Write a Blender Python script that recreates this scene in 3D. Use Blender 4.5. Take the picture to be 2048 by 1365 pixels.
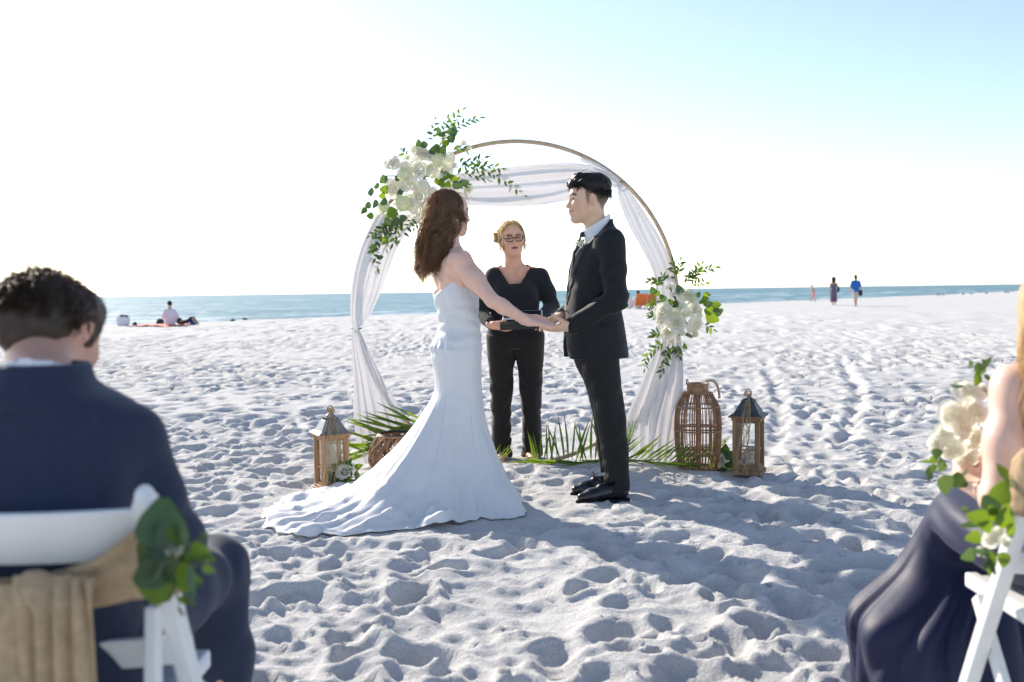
import bpy, math, random
import numpy as np
from mathutils import Vector, Matrix
R = math.radians
sc = bpy.context.scene
for o in list(bpy.data.objects): bpy.data.objects.remove(o)
COL = sc.collection

# ------------------------------------------------------------------ camera
CAM_H, FPX = 1.15, 1991.0                       # eye height in metres, focal length in photo pixels (2048 wide)
PITCH, ROLL = math.atan(100.5/FPX), 0.0132
cf = Vector((0, math.cos(PITCH), -math.sin(PITCH))); cu0 = Vector((0, math.sin(PITCH), math.cos(PITCH))); cr0 = Vector((1, 0, 0))
cr = cr0*math.cos(ROLL) - cu0*math.sin(ROLL); cu = cu0*math.cos(ROLL) + cr0*math.sin(ROLL)
cam_d = bpy.data.cameras.new('camera'); cam = bpy.data.objects.new('camera', cam_d); COL.objects.link(cam)
cam.matrix_world = Matrix(((cr.x, cu.x, -cf.x, 0), (cr.y, cu.y, -cf.y, 0), (cr.z, cu.z, -cf.z, CAM_H), (0, 0, 0, 1)))
cam_d.sensor_width = 36; cam_d.lens = FPX/2048*36; cam_d.clip_end = 20000; cam_d.clip_start = 0.05
cam_d.dof.use_dof = True; cam_d.dof.focus_distance = 5.5; cam_d.dof.aperture_fstop = 3.0
sc.camera = cam

# ------------------------------------------------------------------ sky, sun, exposure
SUN_AZ, SUN_EL = R(-36), R(27)                 # azimuth from +Y (view) towards +X
w = bpy.data.worlds.new('World'); sc.world = w; w.use_nodes = True
nt = w.node_tree; bg = nt.nodes['Background']
sky = nt.nodes.new('ShaderNodeTexSky'); sky.sky_type = 'NISHITA'; sky.sun_disc = False
sky.sun_elevation = SUN_EL; sky.sun_rotation = SUN_AZ; sky.air_density = 0.75; sky.dust_density = 0.3; sky.ozone_density = 1.0; sky.altitude = 0
hsv = nt.nodes.new('ShaderNodeHueSaturation'); hsv.inputs['Saturation'].default_value = 0.86      # clear afternoon air
nt.links.new(sky.outputs[0], hsv.inputs['Color']); nt.links.new(hsv.outputs[0], bg.inputs[0]); bg.inputs[1].default_value = 0.126
sd = bpy.data.lights.new('sun', 'SUN'); sd.energy = 4.1; sd.angle = R(0.6); sd.color = (1.0, 0.91, 0.78)
so = bpy.data.objects.new('sun', sd); COL.objects.link(so)
sdir = Vector((math.sin(SUN_AZ)*math.cos(SUN_EL), math.cos(SUN_AZ)*math.cos(SUN_EL), math.sin(SUN_EL)))
so.rotation_euler = sdir.to_track_quat('Z', 'Y').to_euler(); so.location = (0, 0, 30)
sc.view_settings.view_transform = 'Standard'; sc.view_settings.look = 'None'
sc.view_settings.exposure = 0.89; sc.view_settings.gamma = 1.0; sc.view_settings.use_curve_mapping = False
sc.cycles.use_denoising = True; sc.cycles.max_bounces = 10; sc.cycles.transparent_max_bounces = 16
sc.cycles.caustics_reflective = False; sc.cycles.caustics_refractive = False

# ------------------------------------------------------------------ helpers
rng = np.random.default_rng(7); random.seed(7)
def PX(px, py, d):
    """world point seen at photo pixel (px,py) at distance Y=d"""
    v = cf + cr*((px-1024)/FPX) + cu*((682.5-py)/FPX)
    return Vector((0, 0, CAM_H)) + v*(d/v.y)
def GP(px, py, z=0.0):
    v = cf + cr*((px-1024)/FPX) + cu*((682.5-py)/FPX)
    return Vector((0, 0, CAM_H)) + v*((z-CAM_H)/v.z)

def link(o, parent=None):
    COL.objects.link(o)
    if parent is not None: o.parent = parent
    return o
def tag(o, label=None, cat=None, group=None, kind=None):
    if label: o['label'] = label
    if cat: o['category'] = cat
    if group: o['group'] = group
    if kind: o['kind'] = kind
    return o
def empty(name, loc=(0, 0, 0), rz=0.0, parent=None):
    o = bpy.data.objects.new(name, None); o.location = loc; o.rotation_euler = (0, 0, rz); o.empty_display_size = 0.1
    return link(o, parent)
def mesh_np(name, V, F, mat=None, parent=None, smooth=True, cols=None):
    """V (n,3); F (m,3|4) int array or list of lists"""
    me = bpy.data.meshes.new(name)
    V = np.asarray(V, dtype=np.float32).reshape(-1, 3)
    if isinstance(F, np.ndarray) and F.ndim == 2:
        m, k = F.shape
        me.vertices.add(len(V)); me.vertices.foreach_set('co', V.ravel())
        me.loops.add(m*k); me.loops.foreach_set('vertex_index', F.astype(np.int32).ravel())
        me.polygons.add(m); me.polygons.foreach_set('loop_start', np.arange(0, m*k, k, dtype=np.int32))
        me.update(calc_edges=True)
    else:
        me.from_pydata([tuple(map(float, v)) for v in V], [], [list(map(int, f)) for f in F]); me.update()
    me.polygons.foreach_set('use_smooth', np.full(len(me.polygons), smooth, dtype=bool))
    if cols is not None:
        ca = me.color_attributes.new('Col', 'FLOAT_COLOR', 'POINT')
        c4 = np.ones((len(V), 4), np.float32); c4[:, :3] = cols; ca.data.foreach_set('color', c4.ravel())
    if mat is not None: me.materials.append(mat)
    me.validate(); me.update()
    o = bpy.data.objects.new(name, me)
    return link(o, parent)
class MB:
    """collects pieces of one part"""
    def __init__(s): s.V = []; s.F = []; s.n = 0
    def add(s, V, F):
        V = np.asarray(V, float).reshape(-1, 3); s.V.append(V); s.F += [[i+s.n for i in f] for f in F]; s.n += len(V); return s
    def box(s, c, size, rot=None, taper=1.0):
        hx, hy, hz = np.array(size)/2
        v = np.array([[-hx, -hy, -hz], [hx, -hy, -hz], [hx, hy, -hz], [-hx, hy, -hz], [-hx*taper, -hy*taper, hz], [hx*taper, -hy*taper, hz], [hx*taper, hy*taper, hz], [-hx*taper, hy*taper, hz]])
        if rot is not None: v = v @ np.array(rot).T
        return s.add(v+np.array(c), [[3, 2, 1, 0], [4, 5, 6, 7], [0, 1, 5, 4], [1, 2, 6, 5], [2, 3, 7, 6], [3, 0, 4, 7]])
    def bar(s, a, b, w, h, up=(0, 0, 1)):
        a = np.array(a, float); b = np.array(b, float); d = b-a; L = np.linalg.norm(d); d = d/L
        u = np.array(up, float); u = u-d*np.dot(u, d)
        if np.linalg.norm(u) < 1e-4: u = np.array([0, 1., 0]) - d*d[1]
        u /= np.linalg.norm(u); r = np.cross(d, u)
        return s.box((a+b)/2, (w, L, h), np.stack([r, d, u], 1))
    def tube(s, pts, rad, n=8, caps=True, flat=1.0):
        pts = np.asarray(pts, float); m = len(pts); rad = np.broadcast_to(np.asarray(rad, float), (m,))
        T = np.gradient(pts, axis=0); T /= np.linalg.norm(T, axis=1)[:, None]+1e-12
        u = np.array([0, 0, 1.]) if abs(T[0][2]) < 0.9 else np.array([1., 0, 0]); V = []
        for i in range(m):
            u = u-T[i]*np.dot(u, T[i]); u /= np.linalg.norm(u)+1e-12; v = np.cross(T[i], u)
            a = np.arange(n)*2*np.pi/n
            V.append(pts[i]+rad[i]*(np.cos(a)[:, None]*u*flat+np.sin(a)[:, None]*v))
        F = [[i*n+j, i*n+(j+1) % n, (i+1)*n+(j+1) % n, (i+1)*n+j] for i in range(m-1) for j in range(n)]
        if caps: F += [list(range(n-1, -1, -1)), [(m-1)*n+j for j in range(n)]]
        return s.add(np.concatenate(V), F)
    def lathe(s, prof, n=24, c=(0, 0, 0), sq=None):
        V = []
        for r, z in prof:
            a = np.arange(n)*2*np.pi/n
            V.append(np.stack([c[0]+r*np.cos(a), c[1]+r*np.sin(a), np.full(n, c[2]+z)], 1))
        m = len(prof)
        F = [[i*n+j, i*n+(j+1) % n, (i+1)*n+(j+1) % n, (i+1)*n+j] for i in range(m-1) for j in range(n)]
        F += [list(range(n-1, -1, -1)), [(m-1)*n+j for j in range(n)]]
        return s.add(np.concatenate(V), F)
    def grid(s, G, closed=False):
        """G (a,b,3) points"""
        a, b = G.shape[:2]; bb = b if closed else b-1
        return s.add(G.reshape(-1, 3), [[i*b+j, i*b+(j+1) % b, (i+1)*b+(j+1) % b, (i+1)*b+j] for i in range(a-1) for j in range(bb)])
    def ell(s, c, r, n=10, m=7):
        ph = np.linspace(-np.pi/2, np.pi/2, m)
        return s.lathe([(1e-4+np.cos(p), np.sin(p)) for p in ph], n).__class__._scale_last(s, c, r, n*m)
    def _scale_last(s, c, r, k):
        s.V[-1] = s.V[-1]*np.array(r)+np.array(c); return s
    def build(s, name, mat, parent=None, smooth=False):
        return mesh_np(name, np.concatenate(s.V), s.F, mat, parent, smooth)
def soft(o, width=0.003, seg=2):
    m = o.modifiers.new('bevel', 'BEVEL'); m.width = width; m.segments = seg; m.limit_method = 'ANGLE'; return o
def copy_tree(o, parent=None):
    c = o.copy(); COL.objects.link(c)
    if parent is not None: c.parent = parent
    for ch in o.children: copy_tree(ch, c)
    return c

# value noise -------------------------------------------------------
def _hash(ix, iy, iz, seed):
    h = (ix.astype(np.int64)*374761393+iy.astype(np.int64)*668265263+iz.astype(np.int64)*2147483647+seed*974711) & 0xffffffff
    h = ((h ^ (h >> 13))*1274126177) & 0xffffffff
    return ((h ^ (h >> 16)) & 0xffff)/65535.0
def vnoise(x, y, z=0.0, seed=0):
    x, y, z = np.broadcast_arrays(np.asarray(x, float), np.asarray(y, float), np.asarray(z, float))
    ix, iy, iz = np.floor(x), np.floor(y), np.floor(z); fx, fy, fz = x-ix, y-iy, z-iz
    fx, fy, fz = [f*f*(3-2*f) for f in (fx, fy, fz)]; out = 0
    for a in (0, 1):
        for b in (0, 1):
            for c in (0, 1):
                out = out+_hash(ix+a, iy+b, iz+c, seed)*(fx if a else 1-fx)*(fy if b else 1-fy)*(fz if c else 1-fz)
    return out*2-1
def fbm(x, y, z=0.0, o=3, seed=0):
    s = 0; a = 1.0
    for i in range(o): s = s+a*vnoise(np.asarray(x)*2**i, np.asarray(y)*2**i, np.asarray(z)*2**i, seed+i); a *= 0.5
    return s
def sstep(a, b, x):
    t = np.clip((np.asarray(x, float)-a)/(b-a), 0, 1); return t*t*(3-2*t)

# ------------------------------------------------------------------ materials
def mat(name, col=(0.5, 0.5, 0.5), rough=0.6, spec=0.4, metal=0.0, var=0.0, vscale=8.0, bump=0.0, bscale=60.0, attr=False, sheen=0.0, sss=0.0, stretch=None, bdist=0.005):
    m = bpy.data.materials.new(name); m.use_nodes = True; n = m.node_tree.nodes; L = m.node_tree.links; b = n['Principled BSDF']
    b.inputs['Base Color'].default_value = (*col, 1); b.inputs['Roughness'].default_value = rough
    b.inputs['Specular IOR Level'].default_value = spec; b.inputs['Metallic'].default_value = metal
    if sheen: b.inputs['Sheen Weight'].default_value = sheen; b.inputs['Sheen Roughness'].default_value = 0.5
    if sss:
        b.inputs['Subsurface Weight'].default_value = sss; b.inputs['Subsurface Radius'].default_value = (1.0, 0.35, 0.2); b.inputs['Subsurface Scale'].default_value = 0.012
    tc = n.new('ShaderNodeTexCoord'); src = tc.outputs['Object']
    if stretch:
        mp = n.new('ShaderNodeMapping'); mp.inputs['Scale'].default_value = stretch; L.new(src, mp.inputs[0]); src = mp.outputs[0]
    base = None
    if attr:
        a = n.new('ShaderNodeVertexColor'); a.layer_name = 'Col'; base = a.outputs[0]
    if var:
        tx = n.new('ShaderNodeTexNoise'); tx.inputs['Scale'].default_value = vscale; tx.inputs['Detail'].default_value = 4; L.new(src, tx.inputs[0])
        rp = n.new('ShaderNodeMapRange'); rp.inputs[1].default_value = 0.3; rp.inputs[2].default_value = 0.7; rp.inputs[3].default_value = 1-var; rp.inputs[4].default_value = 1+var
        L.new(tx.outputs[0], rp.inputs[0])
        mx = n.new('ShaderNodeMix'); mx.data_type = 'RGBA'; mx.blend_type = 'MULTIPLY'; mx.inputs[0].default_value = 1.0
        if base is not None: L.new(base, mx.inputs[6])
        else: mx.inputs[6].default_value = (*col, 1)
        L.new(rp.outputs[0], mx.inputs[7]); base = mx.outputs[2]
    if base is not None: L.new(base, b.inputs['Base Color'])
    if bump:
        tb = n.new('ShaderNodeTexNoise'); tb.inputs['Scale'].default_value = bscale; tb.inputs['Detail'].default_value = 5; L.new(src, tb.inputs[0])
        bp = n.new('ShaderNodeBump'); bp.inputs['Strength'].default_value = bump; bp.inputs['Distance'].default_value = bdist
        L.new(tb.outputs[0], bp.inputs['Height']); L.new(bp.outputs[0], b.inputs['Normal'])
    return m
def thin_mat(name, col, trans_col, tmix=0.45, rough=0.5, clear=0.0, var=0.0, vscale=10.0, spec=0.3):
    """thin leaf / petal / tulle: diffuse+gloss outside, light coming through from behind; clear = share seen straight through"""
    m = mat(name, col, rough, spec, var=var, vscale=vscale); n = m.node_tree.nodes; L = m.node_tree.links; b = n['Principled BSDF']; out = n['Material Output']
    t = n.new('ShaderNodeBsdfTranslucent'); t.inputs[0].default_value = (*trans_col, 1)
    mx = n.new('ShaderNodeMixShader'); mx.inputs[0].default_value = tmix; L.new(b.outputs[0], mx.inputs[1]); L.new(t.outputs[0], mx.inputs[2]); last = mx.outputs[0]
    if clear:
        tr = n.new('ShaderNodeBsdfTransparent'); m2 = n.new('ShaderNodeMixShader'); m2.inputs[0].default_value = clear
        L.new(last, m2.inputs[1]); L.new(tr.outputs[0], m2.inputs[2]); last = m2.outputs[0]
    L.new(last, out.inputs[0]); return m
# ------------------------------------------------------------------ beach
def axis_x():
    a = list(np.arange(0, 3.0, 0.018)); x = 3.0
    while x < 11: a.append(x); x += 0.042
    while x < 80: a.append(x); x += max(0.05, (x-10)*0.035+0.05)
    while x < 6000: a.append(x); x *= 1.25
    a = np.array(a); return np.concatenate([-a[:0:-1], a])
def axis_y():
    a = []; y = -40.0
    while y < 1.0: a.append(y); y += max(0.3, abs(y)*0.15)
    y = 1.0
    while y < 110: a.append(y); y += min(1.0, max(0.0125, y*y/2290*1.05))
    while y < 900: a.append(y); y *= 1.06
    return np.array(a)
AX, AY = axis_x(), axis_y()
GX, GY = np.meshgrid(AX, AY, indexing='ij')
SHORE = lambda x: 55.5+1.12*x+np.clip(x-30, 0, 200)*0.25     # distance of the beach crest
H = 0.030*fbm(GX*0.6, GY*0.6, o=3, seed=3)+0.014*fbm(GX*3.1, GY*3.1, o=3, seed=9)
def stamp(cx, cy, L, W, ang, dep, rim=0.3, keep=0.35):
    rr = L*1.9
    i0, i1 = np.searchsorted(AX, [cx-rr, cx+rr]); j0, j1 = np.searchsorted(AY, [cy-rr, cy+rr])
    if i1-i0 < 2 or j1-j0 < 2: return
    x = GX[i0:i1, j0:j1]-cx; y = GY[i0:i1, j0:j1]-cy; c, s = math.cos(ang), math.sin(ang)
    u = (x*c+y*s)/L; v = (-x*s+y*c)/(W*(1+0.25*u)); r = np.sqrt(u*u+v*v)
    h = H[i0:i1, j0:j1]; wgt = 1-sstep(0.5, 1.15, r)
    bowl = -dep*np.clip(1-r*r, 0, 1)**0.8+rim*dep*np.exp(-((r-1.25)/0.33)**2)
    nh = h*(1-wgt*(1-keep))+bowl
    H[i0:i1, j0:j1] = np.where(nh > 0, 0.03*np.tanh(nh/0.03), nh)
def scatter(n, x0, x1, y0, y1, Lr, Wr, Dr):
    for _ in range(n):
        y = rng.uniform(y0, y1); x = rng.uniform(x0, x1)
        if abs(x) > 0.62*y+1.5: continue
        tr = float(vnoise(x*0.55, y*0.55, seed=91)+0.6*vnoise(x*1.7, y*1.7, seed=92))     # trodden here, smoother there
        if rng.uniform() > 0.72+0.55*tr: continue
        L = rng.uniform(*Lr)*math.exp(0.22*rng.normal()); stamp(x, y, L, L*rng.uniform(*Wr), rng.uniform(0, math.pi), rng.uniform(*Dr)*min(1.35, max(0.45, 0.95+0.5*tr)))
scatter(21000, -16, 16, 8, 27, (0.085, 0.17), (0.5, 0.85), (0.034, 0.078))
scatter(9000, -26, 30, 26, 60, (0.2, 0.4), (0.5, 0.8), (0.05, 0.11))
scatter(4200, -5.5, 5.5, 2.0, 9.3, (0.055, 0.135), (0.5, 0.85), (0.013, 0.039))
scatter(330, -4, 4, 1.6, 6.0, (0.09, 0.15), (0.45, 0.7), (0.03, 0.06))
scatter(2600, -4.5, 4.5, 1.6, 7.5, (0.025, 0.06), (0.5, 0.95), (0.004, 0.014))
for x0, y0, ang, ns in ((-3.2, 2.6, 0.9, 12), (2.9, 3.0, 1.9, 11), (-1.6, 2.3, 1.2, 5), (1.2, 3.0, 2.2, 7), (3.6, 4.2, 2.75, 9), (-2.6, 6.4, 1.1, 14), (2.2, 7.0, 1.2, 16)):    # walkers' trails: left and right prints, heel and ball
    for k in range(ns):
        s_ = 1 if k % 2 else -1; cx = x0+math.cos(ang)*0.36*k-math.sin(ang)*0.09*s_; cy = y0+math.sin(ang)*0.36*k+math.cos(ang)*0.09*s_; aa = ang+0.15*s_
        stamp(cx, cy, 0.085, 0.055, aa, 0.05, rim=0.35, keep=0.3); stamp(cx+math.cos(aa)*0.13, cy+math.sin(aa)*0.13, 0.10, 0.065, aa, 0.045, rim=0.45, keep=0.3)
for x0, y0, x1, y1 in ((1.75, 6.8, 4.2, 16.0), (2.4, 7.2, 5.6, 16.5), (4.6, 10.5, 12, 17), (5.2, 10.2, 13, 16.2)):      # ruts of a beach buggy
    for t in np.linspace(0, 1, 70):
        stamp(x0+(x1-x0)*t+0.10*math.sin(t*5)+rng.normal()*0.03, y0+(y1-y0)*t, rng.uniform(0.14, 0.24), 0.10, math.atan2(y1-y0, x1-x0)+rng.normal()*0.3, rng.uniform(0.022, 0.05), rim=0.5, keep=0.7)
# trodden ground under the couple and under the train
def patch(cx, cy, rx, ry): return 1-sstep(0.6, 1.15, np.sqrt(((GX-cx)/rx)**2+((GY-cy)/ry)**2))
pm = np.maximum.reduce([patch(-0.55, 5.15, 1.05, 0.62), patch(0.45, 5.55, 0.42, 0.35), patch(0.05, 6.75, 0.55, 0.4)])
H = H*(1-0.82*pm)
for cx, cy, hgt, rad in ((1.12, 5.98, 0.035, 0.20), (0.62, 6.15, 0.03, 0.4), (0.1, 6.2, 0.04, 0.35), (1.75, 6.1, 0.03, 0.3)):
    H += hgt*np.exp(-(((GX-cx)/rad)**2+((GY-cy)/(rad*0.7))**2))
rdg = lambda f, s: 1-2*np.abs(vnoise(GX*f, GY*f, seed=s))
fine = np.exp(-((GY-3.0)/7)**2*(GY > 3))*(0.0035*fbm(GX*17, GY*17, o=2, seed=21)+0.006*rdg(5.2, 71)*(0.5+0.5*vnoise(GX*1.3, GY*1.3, seed=72))+0.003*rdg(11, 75))
H += fine
for _ in range(2600):                                                  # loose clods
    y = rng.uniform(2.3, 7.5); x = rng.uniform(-0.6*y-0.3, 0.6*y+0.3); rr = rng.uniform(0.012, 0.03)
    i0, i1 = np.searchsorted(AX, [x-2*rr, x+2*rr]); j0, j1 = np.searchsorted(AY, [y-2*rr, y+2*rr])
    H[i0:i1, j0:j1] += rr*0.45*np.exp(-((GX[i0:i1, j0:j1]-x)**2+(GY[i0:i1, j0:j1]-y)**2)/(rr*0.62)**2)
dist = GY-SHORE(GX)
H = H*(1-0.75*sstep(-6, 2, dist))+0.05*np.exp(-(dist/3.0)**2)-0.09*np.clip(dist, 0, 60)
H = np.maximum(H, -3.0)
def gz(x, y):
    i = int(np.clip(np.searchsorted(AX, x)-1, 0, len(AX)-2)); j = int(np.clip(np.searchsorted(AY, y)-1, 0, len(AY)-2))
    fx = (x-AX[i])/(AX[i+1]-AX[i]); fy = (y-AY[j])/(AY[j+1]-AY[j])
    return float((H[i, j]*(1-fx)+H[i+1, j]*fx)*(1-fy)+(H[i, j+1]*(1-fx)+H[i+1, j+1]*fx)*fy)
nx, ny = len(AX), len(AY)
idx = np.arange(nx*ny).reshape(nx, ny)
FQ = np.stack([idx[:-1, :-1], idx[1:, :-1], idx[1:, 1:], idx[:-1, 1:]], -1).reshape(-1, 4)
M_sand = bpy.data.materials.new('white_sand'); M_sand.use_nodes = True
n = M_sand.node_tree.nodes; L = M_sand.node_tree.links; b = n['Principled BSDF']
b.inputs['Roughness'].default_value = 0.95; b.inputs['Specular IOR Level'].default_value = 0.12
geo = n.new('ShaderNodeNewGeometry')
n1 = n.new('ShaderNodeTexNoise'); n1.inputs['Scale'].default_value = 150; n1.inputs['Detail'].default_value = 6; n1.inputs['Roughness'].default_value = 0.75; L.new(geo.outputs['Position'], n1.inputs[0])
n2 = n.new('ShaderNodeTexNoise'); n2.inputs['Scale'].default_value = 2.2; n2.inputs['Detail'].default_value = 5; L.new(geo.outputs['Position'], n2.inputs[0])
r1 = n.new('ShaderNodeValToRGB'); r1.color_ramp.elements[0].position = 0.25; r1.color_ramp.elements[0].color = (0.42, 0.412, 0.402, 1); r1.color_ramp.elements[1].position = 0.62; r1.color_ramp.elements[1].color = (0.69, 0.68, 0.668, 1)
L.new(n1.outputs[0], r1.inputs[0])
r2 = n.new('ShaderNodeMapRange'); r2.inputs[1].default_value = 0.3; r2.inputs[2].default_value = 0.7; r2.inputs[3].default_value = 0.93; r2.inputs[4].default_value = 1.06; L.new(n2.outputs[0], r2.inputs[0])
mx = n.new('ShaderNodeMix'); mx.data_type = 'RGBA'; mx.blend_type = 'MULTIPLY'; mx.inputs[0].default_value = 1; L.new(r1.outputs[0], mx.inputs[6]); L.new(r2.outputs[0], mx.inputs[7])
L.new(mx.outputs[2], b.inputs['Base Color'])
n3 = n.new('ShaderNodeTexNoise'); n3.inputs['Scale'].default_value = 55; n3.inputs['Detail'].default_value = 8; n3.inputs['Roughness'].default_value = 0.7; L.new(geo.outputs['Position'], n3.inputs[0])
bp = n.new('ShaderNodeBump'); bp.inputs['Strength'].default_value = 0.85; bp.inputs['Distance'].default_value = 0.014; L.new(n3.outputs[0], bp.inputs['Height']); L.new(bp.outputs[0], b.inputs['Normal'])
beach = mesh_np('beach', np.stack([GX, GY, H], -1).reshape(-1, 3), FQ, M_sand)
sb = MB(); r_ = np.random.default_rng(31)
for _ in range(420):
    y = 2.5+5.0*r_.uniform()**1.5; x = r_.uniform(-0.58*y, 0.58*y); s_ = r_.uniform(0.002, 0.0055); Q_ = r_.normal(size=(3, 3)); Q_, _r = np.linalg.qr(Q_)
    sb.add((np.array([[1, 0, 0], [0, 1, 0], [-1, 0.2, 0], [0, -0.8, 0], [0.1, 0, 0.45]])*s_*r_.uniform(0.7, 1.4, size=3)) @ Q_.T+np.array([x, y, gz(x, y)+s_*0.3]), [[0, 1, 4], [1, 2, 4], [2, 3, 4], [3, 0, 4], [3, 2, 1, 0]])
tag(sb.build('shell_bits', mat('broken_shell', (0.62, 0.52, 0.44), 0.5, 0.4, var=0.35, vscale=3), None), 'tiny broken shell bits scattered over the sand', kind='stuff')
tag(beach, 'white sand beach trodden into soft footprints', kind='structure')

# ------------------------------------------------------------------ sea
SEA_Z = -0.32
def sea():
    ys = []; y = 20.0
    while y < 14000: ys.append(y); y += max(0.35, y*y/2290*0.8 if y < 200 else y*0.06)
    ys = np.array(ys); us = np.concatenate([np.linspace(-3, -0.75, 24)[:-1], np.linspace(-0.75, 0.75, 520), np.linspace(0.75, 3, 24)[1:]])
    U, Y = np.meshgrid(us, ys, indexing='ij'); X = U*(Y+8)
    fade = np.exp(-Y/500)
    s = (Y-1.12*X)/1.5; t = (X+1.12*Y)/1.5                      # across / along the shore
    Z = 0.10*fbm(s/5.5, t/16, o=3, seed=31)+0.05*fbm(s/1.3, t/3.1, o=3, seed=37)
    Z += 0.20*np.exp(-(((s-37-2.0*vnoise(t/13, 0, seed=5))/1.5)**2))*sstep(-0.2, 0.5, vnoise(t/9, 3, seed=8))+0.16*np.exp(-(((s-44-2.0*vnoise(t/17, 5, seed=6))/1.6)**2))*sstep(-0.2, 0.5, vnoise(t/11, 9, seed=12))
    foam = sstep(0.10, 0.17, Z)*sstep(0.0, 0.5, vnoise(s*0.9, t*0.35, seed=77)+0.25)*np.exp(-np.clip(s-36, 0, 400)/16.0)
    foam = np.maximum(foam, 0.9*sstep(0.28, 0.75, fbm(s/2.6, t/15, o=3, seed=81))*np.exp(-np.clip(s-34, 0, 400)/30.0)); foam = np.maximum(foam, 0.75*sstep(0.45, 0.85, fbm(s/4.5, t/26, o=3, seed=83))*np.exp(-np.clip(s-34, 0, 900)/110.0))
    Z = SEA_Z+Z*fade
    a, b_ = X.shape; ii = np.arange(a*b_).reshape(a, b_)
    F = np.stack([ii[:-1, :-1], ii[1:, :-1], ii[1:, 1:], ii[:-1, 1:]], -1).reshape(-1, 4)
    m = bpy.data.materials.new('sea_water'); m.use_nodes = True; n = m.node_tree.nodes; L = m.node_tree.links; b = n['Principled BSDF']
    b.inputs['Roughness'].default_value = 0.32; b.inputs['Specular IOR Level'].default_value = 0.13; b.inputs['IOR'].default_value = 1.33
    geo = n.new('ShaderNodeNewGeometry'); mp = n.new('ShaderNodeMapping'); mp.inputs['Rotation'].default_value = (0, 0, R(-48)); mp.inputs['Scale'].default_value = (0.045, 0.22, 0.2)
    L.new(geo.outputs['Position'], mp.inputs[0])
    tx = n.new('ShaderNodeTexNoise'); tx.inputs['Scale'].default_value = 1.0; tx.inputs['Detail'].default_value = 6; tx.inputs['Roughness'].default_value = 0.62; L.new(mp.outputs[0], tx.inputs[0])
    rp = n.new('ShaderNodeValToRGB'); e = rp.color_ramp.elements
    e[0].position = 0.30; e[0].color = (0.020, 0.095, 0.120, 1); e[1].position = 0.72; e[1].color = (0.70, 0.76, 0.76, 1)
    k = e.new(0.52); k.color = (0.045, 0.155, 0.175, 1); k = e.new(0.62); k.color = (0.10, 0.23, 0.245, 1)
    L.new(tx.outputs[0], rp.inputs[0]); vc = n.new('ShaderNodeVertexColor'); vc.layer_name = 'Col'; fx = n.new('ShaderNodeMix'); fx.data_type = 'RGBA'
    L.new(vc.outputs[0], fx.inputs[0]); L.new(rp.outputs[0], fx.inputs[6]); fx.inputs[7].default_value = (0.82, 0.85, 0.85, 1); L.new(fx.outputs[2], b.inputs['Base Color'])
    t2 = n.new('ShaderNodeTexNoise'); t2.inputs['Scale'].default_value = 1.1; t2.inputs['Detail'].default_value = 6; L.new(geo.outputs['Position'], t2.inputs[0])
    bp = n.new('ShaderNodeBump'); bp.inputs['Strength'].default_value = 0.8; bp.inputs['Distance'].default_value = 0.35; L.new(t2.outputs[0], bp.inputs['Height']); L.new(bp.outputs[0], b.inputs['Normal'])
    o = mesh_np('sea', np.stack([X, Y, Z], -1).reshape(-1, 3), F, m, cols=np.repeat(np.clip(foam, 0, 1).reshape(-1, 1), 3, 1))
    tag(o, 'turquoise sea with small breaking waves', kind='structure')
sea()
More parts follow.
